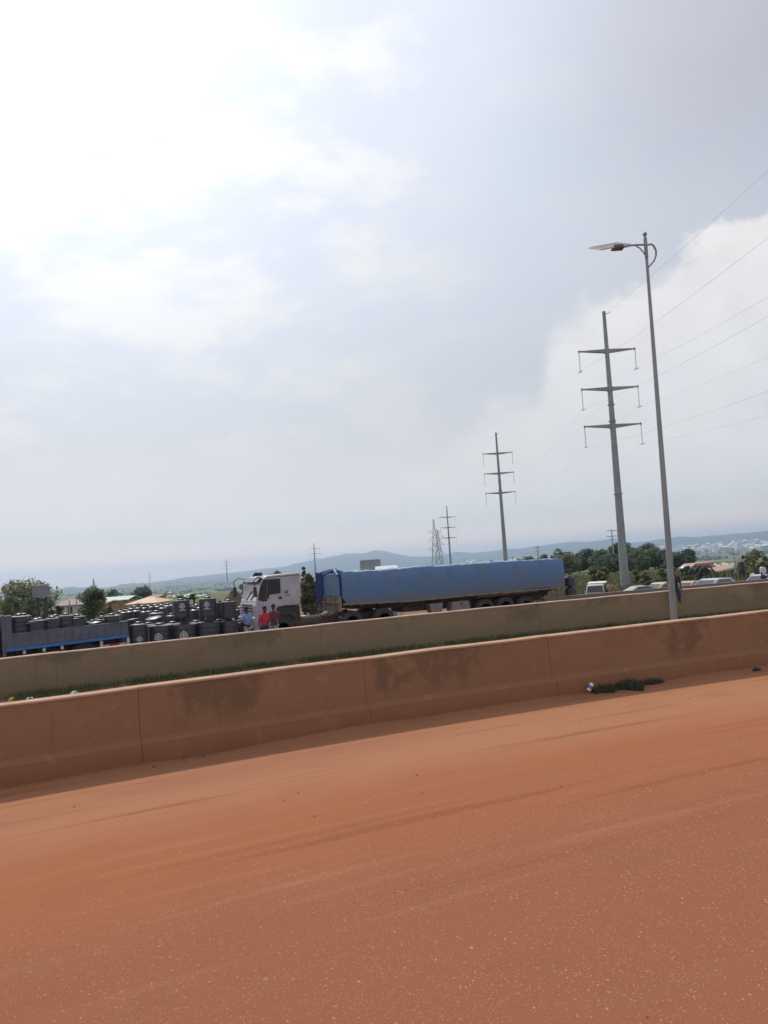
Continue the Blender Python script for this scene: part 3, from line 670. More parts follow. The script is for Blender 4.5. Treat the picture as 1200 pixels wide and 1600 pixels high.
def lattice_tower(base, H, wb, label, arms, al, mt, th=.16):
    t = thing('lattice_tower', label, 'pylon', base, -PSI)
    mb = MB(); lv = [0, .16, .30, .43, .54, .64, .73, .81, .88, .94, 1.]
    wd = lambda q: wb*(1-q)**1.15*(.9)+wb*.06 if q < .6 else wb*(.9*(.4)**1.15)*(1-q)/.4+wb*.05
    c4 = ((-1, -1), (1, -1), (1, 1), (-1, 1))
    P = lambda q, c: Vector((c[0]*wd(q)/2, c[1]*wd(q)/2, H*q))
    for a, b in zip(lv[:-1], lv[1:]):
        for i in range(4):
            mb.beam(P(a, c4[i]), P(b, c4[i]), th)
            mb.beam(P(a, c4[i]), P(b, c4[(i+1) % 4]), th*.55); mb.beam(P(b, c4[i]), P(a, c4[(i+1) % 4]), th*.55)
            mb.beam(P(b, c4[i]), P(b, c4[(i+1) % 4]), th*.5)
    obj('lattice_frame', mb, mt, t)
    for q in arms:
        a = MB(); h = H*q
        for s in (-1, 1):
            for y in (-1, 1):
                a.beam((s*wd(q)/2, y*wd(q)/2, h), (s*al, 0, h), th*.7); a.beam((s*wd(q)/2, y*wd(q)/2, h+H*.05), (s*al, 0, h), th*.6)
        obj('crossarm', a, mt, t)
    return t
b = at(682.5, 886, 330); tpz = at(677, 811, 330).z; b.z = gz(b.x, b.y)-.5
lattice_tower(b, tpz-b.z, 6.2, 'taller lattice steel pylon with three cross arms, left of the pole behind the trailer', (.55, .68, .80), 2.9, M['lattice'])
b = at(687.5, 886, 345); tpz = at(682, 828, 345).z; b.z = gz(b.x, b.y)-.5
lattice_tower(b, tpz-b.z, 6.2, 'shorter lattice steel pylon just right of the taller lattice one', (.58, .74, .88), 2.9, M['lattice'])
b = at(147, 925, 700); tpz = at(145, 904, 700).z; b.z = gz(b.x, b.y)-.5
lattice_tower(b, tpz-b.z, 7., 'small faint lattice mast above the round tree at left', (.6, .8), 3.5, M['lattice'], .3)
def wood_pole(px, top, base, z, label, arms=((1, .12), (.75, .1))):
    p = on_ground(px, base, z); h = at(px-(base-top)*.066, top, z).z-p.z
    t = thing('utility_pole', label, 'utility pole', p, -PSI)
    obj('pole', MB().tube([(0, 0, -.3), (0, 0, h)], [.17*z/170, .11*z/170], 8), M['lattice'], t, True)
    for k, (q, f) in enumerate(arms): obj('crossarm', MB().beam((-1.1, 0, h*(.97-.13*k)), (1.1, 0, h*(.97-.13*k)), .12), M['dark'], t)
wood_pole(961, 827, 892, 170, 'thin concrete utility pole among the trees left of the largest pylon')
wood_pole(802, 870, 886, 420, 'tiny utility pole over the trailer, right of the second pylon')
wood_pole(841, 854, 872, 300, 'small utility pole above the trees behind the trailer tail')
wood_pole(109, 938, 958, 95, 'short dark post left of the round tree, beside the white wall', ())
wood_pole(120, 931, 958, 95, 'taller dark post left of the round tree', ())
# ------------------------------------------------------------------ trees
def leaves(blobs, n, size, m, parent, name='crown', seed=0, flat=1.):
    r2 = np.random.default_rng(seed); B = np.array([b[:3] for b in blobs]); Rb = np.array([b[3:6] for b in blobs])
    vol = Rb.prod(1)**(2/3); k = r2.choice(len(B), n, p=vol/vol.sum())
    d = r2.standard_normal((n, 3)); d /= np.linalg.norm(d, axis=1)[:, None]
    rr = (.45+.58*r2.random(n)**.6)[:, None]; c = B[k]+d*rr*Rb[k]
    a = r2.standard_normal((n, 3)); a[:, 2] *= .6; a /= np.linalg.norm(a, axis=1)[:, None]
    bb = np.cross(a, r2.standard_normal((n, 3))); bb /= np.linalg.norm(bb, axis=1)[:, None]
    s = size*(.6+.9*r2.random(n))[:, None]
    V = np.stack([c-a*s, c-bb*s*.5, c+a*s, c+bb*s*.5], 1).reshape(-1, 3)
    return npmesh(name, V, np.arange(4*n).reshape(n, 4), m, parent)
def tree(px, top, base, wpx, z, kind, label, n=2600, cr=.78, trunk=True, group='trees', name='tree', nb=14, seed=None, sparse=False, leaf=None):
    seed = seed if seed is not None else int(px*7+top); r2 = np.random.default_rng(seed)
    p = on_ground(px, base, z); tz = at(px, top, z).z; h = tz-p.z; W2 = wpx*z/FOC/2
    t = thing(name, label, name.replace('_', ' '), p, r2.uniform(0, 6), group)
    blobs = []
    lo = h*(1-cr)
    for k in range(nb):
        a = r2.uniform(0, 6.28); q = r2.random(); zz = lo+(h-lo)*(.15+.72*q); env = math.sqrt(max(.05, 1-((q-.42)/.68)**2))
        rad_ = W2*env*r2.uniform(.25, .78); br = W2*r2.uniform(.26, .46)
        blobs.append((rad_*math.cos(a), rad_*math.sin(a), min(zz, h-br*.65), br, br, br*r2.uniform(.6, .85)))
    blobs.append((r2.uniform(-.2, .2)*W2, 0, h-W2*.28, W2*.3, W2*.3, W2*.28))
    if trunk:
        mb = MB(); tr = max(.05, h*.035); f = Vector((0, 0, lo*.9+.1*h))
        mb.tube([(0, 0, -.2), (0, 0, f.z*.5), f], [tr*1.3, tr, tr*.8], 7)
        for b_ in blobs[:9]:
            c = Vector(b_[:3]); md = f.lerp(c, .5)+Vector((0, 0, -.04*h)); mb.tube([f, md, c], [tr*.55, tr*.35, tr*.12], 5)
            if sparse:
                for j in range(7):
                    e = c+Vector(r2.standard_normal(3))*b_[3]*.8; mb.tube([c if j % 2 else md, e], [tr*.14, tr*.05], 4, False)
        obj('trunk', mb, M['bark'], t, True)
    leaves(blobs, n, leaf or max(.10, W2*.075), M[kind], t, seed=seed)
    return t
tree(38, 906, 957, 105, 95, 'leafC', 'wide thin-leaved tree with bare branches at the far left', 4200, .85, name='tree', nb=34, sparse=True, leaf=.17)
for px, top, bs, wp_, z, kd, lb in (
    (12, 930, 958, 44, 80, 'leafC', 'olive bush at the left edge below the thin-leaved tree'),
    (48, 933, 958, 40, 78, 'leafB', 'dark bush below the thin-leaved tree, under the grey billboard'),
    (78, 936, 957, 34, 76, 'leafB', 'dark green bush right of the grey billboard'),
    (28, 938, 962, 36, 72, 'leafA', 'mid-green bush between the left edge bush and the dark bush'),
    (92, 946, 960, 22, 74, 'leafB', 'small low bush in front of the brown roof at left')):
    tree(px, top, bs, wp_, z, kd, lb, 1800, .95, group='bushes at the left', name='bush', nb=9)
tree(146, 915, 962, 50, 70, 'leafA', 'round dense green tree standing behind the left flatbed lorry', 5200, .95, name='tree', nb=40)
tree(158, 938, 962, 16, 66, 'leafC', 'yellow-green shrub at the right foot of the round tree', 900, .95, name='bush', nb=6)
tree(178, 920, 940, 30, 190, 'leafB', 'dark tree behind the pale green roof', 1500, .9)
tree(222, 917, 941, 42, 185, 'leafB', 'wide dark tree behind the tan roof', 2400, .92)
tree(228, 913, 938, 16, 190, 'leafB', 'taller dark tree top sticking up behind the tan roof', 900, .6)
tree(171, 941, 958, 18, 90, 'leafC', 'pale shrub in front of the terracotta house', 700, .95, name='bush', nb=6)
tree(384, 920, 950, 22, 75, 'leafC', 'olive bush left of the white cab windscreen', 1200, .95, name='bush', nb=8)
tree(437, 891, 960, 32, 62, 'leafC', 'olive tree crown showing just over the white cab roof', 1800, .6)
tree(486, 896, 958, 38, 50, 'leafC', 'light olive bushy tree between the white cab and the blue trailer', 5200, .95, nb=40)
tree(497, 912, 958, 26, 53, 'leafC', 'lower olive bush right beside the front of the blue trailer', 2400, .97, nb=22, name='bush')
tree(477, 886, 955, 14, 52, 'leafC', 'slim spiky tree top rising behind the white cab', 700, .55, nb=8)
tree(768, 874, 888, 18, 260, 'leafC', 'small round tree top just over the trailer beside the second pylon', 500, .9, nb=6)
R_ = [(830, 868, 24, 190, 'leafA'), (812, 872, 14, 200, 'leafC'), (851, 866, 20, 195, 'leafC'), (877, 857, 34, 170, 'leafA'), (888, 866, 34, 165, 'leafC'), (905, 864, 26, 185, 'leafB'), (922, 857, 36, 180, 'leafB'), (940, 858, 30, 172, 'leafA'), (950, 866, 40, 160, 'leafB'), (968, 848, 34, 178, 'leafB'), (984, 847, 22, 180, 'leafB'), (996, 857, 30, 172, 'leafA'), (1013, 848, 30, 176, 'leafB'), (1024, 853, 30, 170, 'leafA'), (1040, 858, 30, 168, 'leafB'), (1056, 862, 30, 160, 'leafB'), (1072, 858, 26, 158, 'leafB'), (1078, 868, 14, 155, 'leafB'), (1004, 866, 26, 150, 'leafA'), (975, 870, 30, 152, 'leafB')]
side_w = ['those over the trailer tail', 'those left of the largest pylon', 'those right of the largest pylon', 'those right of the street light']
adj = {'leafA': 'mid-green', 'leafB': 'dark green', 'leafC': 'olive'}
hts = ['low', 'tall', 'rounded', 'broad', 'narrow', 'lumpy', 'spreading', 'dense', 'bushy', 'squat']
for i, (px, top, wp_, z, kd) in enumerate(R_):
    sd = side_w[0 if px < 885 else 1 if px < 970 else 2 if px < 1040 else 3]
    rank = sum(1 for q in R_ if (0 if q[0] < 885 else 1 if q[0] < 970 else 2 if q[0] < 1040 else 3) == side_w.index(sd) and q[0] < px)
    ordn = ['first', 'second', 'third', 'fourth', 'fifth', 'sixth', 'seventh'][rank]
    tree(px, top, 888, wp_*1.35, z, kd, '%s tree line tree, %s from left among %s' % (adj[kd], ordn, sd), 3000, .97, group='trees in the tree line', nb=18)
for i, (px, top, wp_, z, kd, lb) in enumerate((
    (930, 884, 26, 70, 'leafC', 'small low tree with dark trunk behind the old pickup roof'),
    (946, 885, 24, 71, 'leafC', 'small low tree with dark trunk just left of the largest pylon'))):
    tree(px, top, 907, wp_, z, kd, lb, 1500, .55, nb=9)
for px, top, bs, wp_, z, kd, lb in ((1183, 858, 905, 46, 78, 'leafC', 'large olive bush behind the white-shirted person at the right edge'),
    (1163, 868, 905, 20, 82, 'leafC', 'pale olive bush beside the dark tank tower'), (1200, 868, 905, 30, 74, 'leafA', 'green bush cut by the right edge of the view'),
    (1010, 893, 903, 20, 72, 'leafC', 'low field bush behind the beige car'), (1035, 888, 903, 24, 70, 'leafA', 'low green bush left of the street light'),
    (993, 890, 903, 18, 80, 'leafC', 'low yellow-green bush right of the largest pylon'), (1075, 884, 905, 22, 80, 'leafA', 'green bush behind the pink car'), (1092, 884, 905, 20, 84, 'leafB', 'dark bush inside the arched frame')):
    tree(px, top, bs, wp_, z, kd, lb, 1500, .97, group='bushes at the right', name='bush', nb=9)
def banana(px, top, base, z, label, seed, nfr=9):
    r2 = np.random.default_rng(seed); p = on_ground(px, base, z); h = at(px, top, z).z-p.z
    t = thing('banana_plant', label, 'banana plant', p, 0, 'banana plants behind the tanks')
    obj('stem', MB().tube([(0, 0, -.1), (.05, 0, h*.55)], [.14, .09], 8), M['leafC'], t, True)
    for k in range(nfr):
        a = 6.28*k/nfr+r2.uniform(-.3, .3); L_ = h*r2.uniform(.45, .62); up = r2.uniform(.45, 1.2); mb = MB(); P = []
        for j in range(9):
            q = j/8; P.append(Vector((.05+math.cos(a)*L_*q*.8, math.sin(a)*L_*q*.8, h*.52+L_*(up*q-.95*up*q*q*.75))))
        s = Vector((-math.sin(a), math.cos(a), 0))
        for j in range(8):
            w0 = .30*math.sin(math.pi*(j/8*.92+.04)); w1 = .30*math.sin(math.pi*((j+1)/8*.92+.04))
            for sg in (-1, 1):
                mb.quad(P[j], P[j]+s*sg*w0+Vector((0, 0, -.08)), P[j+1]+s*sg*w1*.92+Vector((0, 0, -.08)), P[j+1])
        obj('leaf', mb, M['palm'], t)
banana(284, 911, 946, 80, 'left banana plant with spread leaves behind the stacked tanks', 5)
banana(303, 913, 946, 78, 'right banana plant with upright leaves behind the stacked tanks', 8)
banana(294, 918, 946, 84, 'smaller banana plant between the two taller ones', 12)
# ------------------------------------------------------------------ buildings behind
def house(name, pl, pr, roof_py, eave_py, base_py, z, dep, wallm, roofm, label, gable=False, wins=((.7, .5),), over=.35, rise_back=True):
    a = at(pl, base_py, z); b = at(pr, base_py, z); bz = min(gz(a.x, a.y), a.z)
    wdt = (Vector((b.x, b.y, 0))-Vector((a.x, a.y, 0))).length
    mid = (a+b)/2; he = at((pl+pr)/2, eave_py, z).z-bz; hr = at((pl+pr)/2, roof_py, z+dep*.5).z-bz
    rz = math.atan2(b.y-a.y, b.x-a.x)
    t = thing(name, label, 'building', (mid.x, mid.y, bz), rz)
    x = wdt/2
    wl = MB().b(-x, x, 0, dep, -1, he-.06)
    if gable: wl.add([(-x, 0, he-.06), (-x, dep, he-.06), (-x, dep/2, hr-.12), (-x+.2, 0, he-.06), (-x+.2, dep, he-.06), (-x+.2, dep/2, hr-.12)], [(0, 1, 2), (5, 4, 3), (0, 2, 5, 3), (1, 4, 5, 2)])
    obj('wall', wl, wallm, t)
    rf = MB(); o = over
    if rise_back is None:                                     # hipped roof
        q = min(x*.7, dep*.5)
        rf.add([(-x-o, -o, he), (x+o, -o, he), (x+o, dep+o, he), (-x-o, dep+o, he), (-x+q, dep/2, hr), (x-q, dep/2, hr)], [(3, 2, 1, 0), (0, 1, 5, 4), (1, 2, 5), (2, 3, 4, 5), (3, 0, 4)])
    else:
        rf.prism([(-o, he-.05), (dep/2, hr-.05), (dep+o, he-.05), (dep+o, he+.06), (dep/2, hr+.08), (-o, he+.06)], -x-o, x+o)
        rf.v = [(v[1], v[0], v[2]) for v in rf.v]; rf.f = [f[::-1] for f in rf.f]
    obj('roof', rf, roofm, t)
    for u, v in wins:
        cx = -x+2*x*u; hw, hh = max(.35, min(.6, wdt*.04)), .5; cz = (he)*v
        f = obj('window', MB().b(cx-hw-.08, cx+hw+.08, -.05, .02, cz-hh-.08, cz+hh+.08), M['cream'], t)
        obj('pane', MB().b(cx-hw, cx+hw, -.07, -.03, cz-hh, cz+hh), M['glass'], f)
    return t
house('house', 88, 132, 937, 946, 958, 120, 9, M['wallwhite'], M['roofmauve'], 'white house with a broad brown roof left of the round tree', wins=((.15, .45), (.5, .45)))
house('house', 158, 199, 933, 938.5, 952, 130, 7, M['walltan'], M['roofgreen'], 'terracotta house with a pale green roof right of the round tree', wins=((.55, .7), (.2, .6)))
house('house', 199, 244, 934, 943, 950, 118, 9, M['wallwhite'], M['rooftan'], 'low house with a bright tan hipped roof behind the tanks', wins=((.4, .5),), rise_back=None)
house('house', 232, 247, 931, 933, 946, 150, 6, M['rooforange'], M['rooforange'], 'narrow orange building at the right end of the tan roof', wins=())
house('house', 247, 276, 930, 934, 946, 260, 9, M['roofmauve'], M['roofmauve'], 'dull brown long building behind the banana plants', wins=())
house('house', 148, 163, 940, 943, 950, 110, 6, M['walltan'], M['rooftan'], 'small shack roof against the round tree', wins=())
house('shed', 594, 616, 885.5, 893, 905, 60, 5, M['wallwhite'], M['roofwhite'], 'white-roofed shed peeking over the front half of the blue trailer', wins=())
def billboard(x0, x1, y0, y1, z, label, split=False, mt='bill', toph=False):
    c = at((x0+x1)/2, (y0+y1)/2, z); wd = (x1-x0)*z/FOC; ht = (y1-y0)*z/FOC; g_ = gz(c.x, c.y)
    t = thing('billboard', label, 'billboard', (c.x, c.y, g_), -PSI+.05)
    zc = c.z-g_
    pn = MB()
    if split: pn.b(-wd/2, -.05, 0, .12, zc-ht/2, zc+ht/2).b(.05, wd/2, .0, .12, zc-ht/2, zc+ht/2)
    else: pn.b(-wd/2, wd/2, 0, .5, zc-ht/2, zc+ht/2)
    obj('panel', pn, M[mt], t)
    f = MB(); f.b(-wd/2-.05, wd/2+.05, -.04, .2, zc+ht/2, zc+ht/2+.18).b(-wd/2-.05, wd/2+.05, -.03, .2, zc-ht/2-.1, zc-ht/2)
    f.b(-wd/2-.12, -wd/2, -.03, .2, zc-ht/2-.1, zc+ht/2+.1).b(wd/2, wd/2+.12, -.03, .2, zc-ht/2-.1, zc+ht/2+.1)
    if split: f.b(-.05, .05, -.03, .2, zc-ht/2, zc+ht/2)
    obj('panel_frame', f, M['bill'] if toph else M['billgrey'], t)
    if toph: obj('top_edge', MB().b(-wd/2-.1, wd/2+.1, -.06, .55, zc+ht/2+.18, zc+ht/2+.30), M['roofwhite'], t)
    for s in (-1, 1): obj('post', MB().b(s*wd*.3-.12, s*wd*.3+.12, .22, .46, -.3, zc+ht*.3), M['dark'], t)
billboard(53, 73, 918, 932, 72, 'grey billboard with a white top edge standing over the bushes at left', mt='bill', toph=True)
billboard(564, 593.5, 876.5, 891, 110, 'grey two-panel billboard seen over the blue trailer', True, 'billgrey')
# dirt mound
def mound(px, base, top, wpx, z, label, m):
    p = on_ground(px, base, z); h = at(px, top, z).z-p.z; W2 = wpx*z/FOC/2; mb = MB(); r2 = np.random.default_rng(int(px))
    n, k = 28, 9
    for i in range(k+1):
        q = i/k
        for j in range(n):
            a = 6.28318*j/n; r = W2*(q)*(1+.08*math.sin(3*a+px)+.05*math.sin(7*a)); zz = h*(1-q**2.1)*(1+.05*math.sin(5*a+q*9))
            mb.v.append((r*math.cos(a), r*math.sin(a)*.8, zz-.15*q))
    for i in range(k):
        for j in range(n): a = i*n+j; b_ = i*n+(j+1) % n; mb.f.append((a, b_+0, b_+n, a+n)[::-1])
    o = obj('earth_mound', mb, m, None, True, loc=p); return tagit(o, label, 'mound')
mound(366, 950, 923, 46, 88, 'brown earth mound behind the tanks, left of the white cab', mat('brown_earth', (.15, .105, .075), .95, .2, .8, bump=.5))
mound(955, 925, 912, 36, 62, 'low reddish dirt bank just left of the largest pylon', M['soil'])
# shed, lean-to, tank tower at the right
p = on_ground(1100, 900, 92); t = thing('shed', 'open shed with a rusty red sheet roof right of the street light', 'shed', p, -PSI)
zr = at(1100, 882, 92).z-p.z; x0 = -1.35; x1 = 1.9
obj('roof', MB().prism([(-1.9, zr-.35), (-1.1, zr+.18), (1.5, zr+.25), (1.9, zr-.35), (1.8, zr-.45), (-1.8, zr-.45)], -.6, 3), M['rust'], t)
obj('back_wall', MB().b(-1.7, 1.7, 2.6, 2.8, -.2, zr-.45), M['dark'], t)
for x in (-1.6, -.5, .6, 1.6): obj('post', MB().b(x-.05, x+.05, -.4, -.3, -.2, zr-.45), M['chassis'], t)
p = on_ground(1130, 900, 85); t = thing('lean_to', 'lean-to shelter with a slanting white roof edge beside the rusty shed', 'shelter', p, -PSI)
a = at(1121, 892.5, 85)-p; b = at(1150, 886, 84)-p; Ri = Matrix.Rotation(PSI, 3, 'Z'); a = Ri@a; b = Ri@b
obj('roof', MB().add([a, b, b+Vector((0, 2.5, .3)), a+Vector((0, 2.5, .3)), a-Vector((0, 0, .05)), b-Vector((0, 0, .05)), b+Vector((0, 2.5, .25)), a+Vector((0, 2.5, .25))], [(0, 1, 2, 3), (7, 6, 5, 4), (0, 4, 5, 1), (1, 5, 6, 2), (2, 6, 7, 3), (3, 7, 4, 0)]), M['rust'], t)
obj('fascia', MB().beam(a+Vector((0, -.04, -.02)), b+Vector((0, -.04, -.02)), .05, .16), M['white'], t)
for q in (a, b, (a+b)/2): obj('post', MB().b(q.x-.06, q.x+.06, 0, .1, -.3, q.z-.1), M['dark'], t)
p = on_ground(1105, 905, 74); t = thing('arched_frame', 'dark arched frame in front of the rusty shed', 'frame', p, -PSI)
for y in (0, 1.2, 2.4):
    obj('hoop', MB().tube([(1.0*math.cos(q), y, .0+max(0, math.sin(q))*(at(1105, 884, 74).z-p.z)) for q in [math.pi*k/14 for k in range(15)]], .07, 6), M['dark'], t)
obj('ridge_bar', MB().beam((0, -.05, at(1105, 884, 74).z-p.z), (0, 2.5, at(1105, 884, 74).z-p.z), .07), M['dark'], t)
p = on_ground(1160, 905, 80); t = thing('tank_tower', 'dark water tank on a short stand between the lean-to and the right bushes', 'water tank', p, -PSI)
zt = at(1160, 877, 80).z-p.z
obj('tank', MB().lathe([(.0, zt-1.2), (.36, zt-1.18), (.37, zt-.2), (.30, zt-.06), (.1, zt)], 16), M['tank'], t, True)
obj('platform', MB().b(-.5, .5, -.5, .5, zt-1.3, zt-1.2), M['dark'], t)
for x in (-.42, .42):
    for y in (-.42, .42): obj('leg', MB().b(x-.05, x+.05, y-.05, y+.05, -.3, zt-1.3), M['dark'], t)
wood_pole(1151, 866, 905, 82, 'short dark post beside the tank on its stand', ())
# roadside clutter behind the right wall: white heaped sacks
for k, (px, py, z, s) in enumerate(((1069, 886, 84, .5), (1076, 888, 84, .4), (1123, 885, 88, .5), (1131, 881, 90, .45), (1138, 883, 89, .5), (1145, 882, 90, .45), (1176, 898, 66, .35), (1118, 882, 91, .4))):
    p = at(px, py, z); g_ = gz(p.x, p.y)
    lump('sack', (p.x, p.y, p.z-s*.5), (s*1.5, s, s*.8), M['litterw'], ['pale sack left of the arched frame', 'smaller pale sack beside the one left of the arched frame', 'low pale sack just left of the lean-to fascia', 'pale sack above the left part of the lean-to', 'pale sack above the middle of the lean-to', 'pale sack above the right part of the lean-to', 'pale sack under the right bushes', 'leftmost pale sack behind the rusty shed'][k], 'sack', 'pale sacks by the sheds', seed=50+k)
# ------------------------------------------------------------------ far town
houses = []
hb = MB(); 
def far_house(wd, dp, ht, mt, rt):
    t = bpy.data.objects.new('far_house', mesh_from('far_house', *(lambda m_: (m_.v, m_.f))(MB().b(-wd/2, wd/2, -dp/2, dp/2, -4, ht).add([(-wd*.55, -dp*.55, ht+.02), (wd*.55, -dp*.55, ht+.02), (wd*.55, dp*.55, ht+.02), (-wd*.55, dp*.55, ht+.02), (-wd*.3, 0, ht*1.45), (wd*.3, 0, ht*1.45)], [(0, 1, 5, 4), (1, 2, 5), (2, 3, 4, 5), (3, 0, 4), (3, 2, 1, 0)]))))
    t.data.materials.append(M[mt]); t.data.materials.append(M[rt])
    for pl_ in t.data.polygons:
        if pl_.index >= 6: pl_.material_index = 1
    return t
protos = [far_house(18, 12, 7, 'house1', 'house1'), far_house(26, 14, 9, 'house1', 'roofwhite'), far_house(15, 12, 6, 'house2', 'rust'), far_house(22, 14, 12, 'house3', 'house1'), far_house(14, 14, 16, 'house1', 'house3')]
r2 = np.random.default_rng(99)
for i in range(235):
    if i < 165: px = r2.uniform(1035, 1215); dd = r2.uniform(3000, 5200)
    else: px = r2.uniform(715, 900); dd = r2.uniform(4200, 5400)
    d = ray(px, hzy(px)).normalized(); x, y = d.x*dd, d.y*dd
    pr = protos[int(r2.integers(0, 5))]; o = bpy.data.objects.new('far_house', pr.data); link(o)
    k = r2.uniform(.7, 1.35); o.location = (x, y, gz(x, y)); o.scale = (k, k, k); o.rotation_euler = (0, 0, r2.uniform(0, 3))
    tagit(o, 'tiny %s house in the hazy town %s' % ({'house1': 'white', 'house2': 'tan', 'house3': 'grey'}[pr.data.materials[0].name.replace('far_house_white', 'house1').replace('far_house_tan', 'house2').replace('far_house_grey', 'house3')], 'at right' if i < 165 else 'over the trailer'), 'house', 'far houses of the town on the %s' % ('right' if i < 165 else 'slope over the trailer'))
n = 9000; dd = rng.uniform(900, 5600, n); a_ = PSI+rng.uniform(RAD(-28), RAD(29), n); cl_ = fbm1(a_*40, 61)*fbm1(dd*.004, 62)
ok = cl_ > .05; dd, a_ = dd[ok], a_[ok]; gx, gy = dd*np.sin(a_), dd*np.cos(a_)
c = np.stack([gx, gy, height(gx, gy)+1.5], -1); n = len(c); s_ = rng.uniform(2.5, 6., n)[:, None]
oc6 = np.array([(1, 0, 0), (0, 1, 0), (-1, 0, 0), (0, -1, 0), (0, 0, .9), (0, 0, -.6)]); f8 = np.array([(0, 1, 4), (1, 2, 4), (2, 3, 4), (3, 0, 4), (1, 0, 5), (2, 1, 5), (3, 2, 5), (0, 3, 5)])
V = c[:, None]+oc6[None]*s_[:, :, None]*(1+.35*rng.standard_normal((n, 6, 3)))
tagit(npmesh('valley_trees', V.reshape(-1, 3), (f8[None]+6*np.arange(n)[:, None, None]).reshape(-1, 3), M['leafB'], n=3), 'far scattered trees covering the valley floor', 'woodland', kind='stuff')
# ------------------------------------------------------------------ water tanks
EMB = []
def stroke(P, wd):
    out = []
    for (x0, y0), (x1, y1) in zip(P[:-1], P[1:]):
        dx, dy = x1-x0, y1-y0; l = math.hypot(dx, dy); nx, ny = -dy/l*wd/2, dx/l*wd/2; ex, ey = dx/l*wd*.3, dy/l*wd*.3
        n = max(1, int(l/.15))
        for k in range(n):
            a, b = k/n, (k+1)/n
            q0 = (x0-ex+(dx+2*ex)*a, y0-ey+(dy+2*ey)*a); q1 = (x0-ex+(dx+2*ex)*b, y0-ey+(dy+2*ey)*b)
            out.append([(q0[0]-nx, q0[1]-ny), (q1[0]-nx, q1[1]-ny), (q1[0]+nx, q1[1]+ny), (q0[0]+nx, q0[1]+ny)])
    return out
halfp = [(0, 1.0), (.16, .86), (.36, .66), (.42, .5), (.38, .36), (.26, .29), (.12, .33)]
EMB += stroke(halfp, .1)+stroke([(-a, b) for a, b in halfp], .1)
EMB += stroke([(0, .72), (0, .02)], .12)+stroke([(-.22, .48), (0, .74)], .09)+stroke([(.22, .48), (0, .74)], .09)+stroke([(-.2, .02), (.2, .02)], .07)
for k in range(8): EMB += stroke([(-.46+k*.12, -.14), (-.38+k*.12, -.14)], .11)
TG = 'black water tanks stocked by the roadside'
tcache = {}
def tank_parts(Rt, Ht, em):
    key = (round(Rt, 3), round(Ht, 3), em)
    if key in tcache: return tcache[key]
    mb = MB(); nrib = 6 if Ht > .9 else 4; prof = [(Rt*.93, 0), (Rt*.985, .03)]; hs2 = Ht*.945
    for k in range(nrib):
        z0 = .05+(hs2-.08)*k/nrib; z1 = .05+(hs2-.08)*(k+1)/nrib
        prof += [(Rt, z0+.01), (Rt, z1-.03), (Rt*.991, z1-.022), (Rt*.991, z1-.01)]
    prof += [(Rt, hs2), (Rt*.975, hs2+Ht*.018), (Rt*.8, Ht*.972), (Rt*.42, Ht*.992), (Rt*.40, Ht), (0.01, Ht)]
    mb.lathe(prof, 28); me = mesh_from('tank_body', mb.v, mb.f); me.materials.append(M['tank'])
    me.polygons.foreach_set('use_smooth', [True]*len(me.polygons)); me.set_sharp_from_angle(angle=RAD(35))
    ml = MB().lathe([(Rt*.36, Ht), (Rt*.38, Ht+.012), (Rt*.38, Ht+.045), (Rt*.30, Ht+.06), (.01, Ht+.065)], 18); mle = mesh_from('lid', ml.v, ml.f); mle.materials.append(M['tanklid'])
    mle.polygons.foreach_set('use_smooth', [True]*len(mle.polygons)); mle.set_sharp_from_angle(angle=RAD(35))
    eme = None
    if em:
        e = MB(); s = min(.36, Rt*.72); z0 = Ht*.50
        for qd in EMB:
            e.add([((Rt+.006)*math.sin(x*s/Rt), -(Rt+.006)*math.cos(x*s/Rt), z0+y*s) for x, y in qd], [(0, 1, 2, 3)])
        eme = mesh_from('emblem', e.v, e.f); eme.materials.append(M['emblem'])
    tcache[key] = (me, mle, eme); return tcache[key]
def tank(pos, Rt, Ht, label, em=False, rz=None, group=TG, tilt=None):
    t = thing('water_tank', label, 'water tank', pos, rz if rz is not None else -math.atan2(pos[0], pos[1]), group)
    rt = random.Random(int(pos[0]*1000)); t.rotation_euler = (rt.uniform(-.02, .02), rt.uniform(-.02, .02), t.rotation_euler[2]+rt.uniform(-.16, .16))
    t.scale = (1, 1, rt.uniform(.985, 1.0))
    for nm, me in zip(('tank_body', 'lid', 'emblem'), tank_parts(Rt, Ht, em)):
        if me: o = link(bpy.data.objects.new(nm, me)); o.parent = t
    return t
def ptank(cx, top, wpx, z, base_z, label, em=False, group=TG):
    p = at(cx, top, z); Rt = wpx*z/FOC/2; bz = base_z if base_z is not None else far_z(p.x)
    if z > 40: bz = base_z if base_z is not None else gz(p.x, p.y)
    Ht = p.z-bz-.05; tank((p.x, p.y, bz), Rt, Ht, label, em, group=group); return p.z
fz = []
front = [(215, 971, 26, 29.0, 'front-row tank with white emblem standing right against the end of the grey flatbed lorry', True),
         (249, 973, 36, 29.6, 'wide front-row tank with white emblem, second from the flatbed lorry', True),
         (288, 971, 37, 29.8, 'wide front-row tank with white emblem under the left stacked tank', True),
         (325.5, 968, 36, 30.0, 'wide plain front-row tank under the stacked tank with the highest emblem', False),
         (358, 966, 27, 30.3, 'plain front-row tank at the right end of the row, under the plain stacked tank', False)]
tz = [ptank(a, b, c_, z, None, l, e) for a, b, c_, z, l, e in front]
for cx, top, z, l in ((232, 972, 31.0, 'between the first and second'), (269, 971, 31.2, 'between the second and third'), (306, 969, 31.3, 'between the third and fourth'), (343, 968, 31.4, 'between the fourth and fifth'), (372, 969, 31.8, 'right of the fifth')):
    ptank(cx, top, 27, z, None, 'plain tank half hidden %s front-row tanks from the lorry' % l)
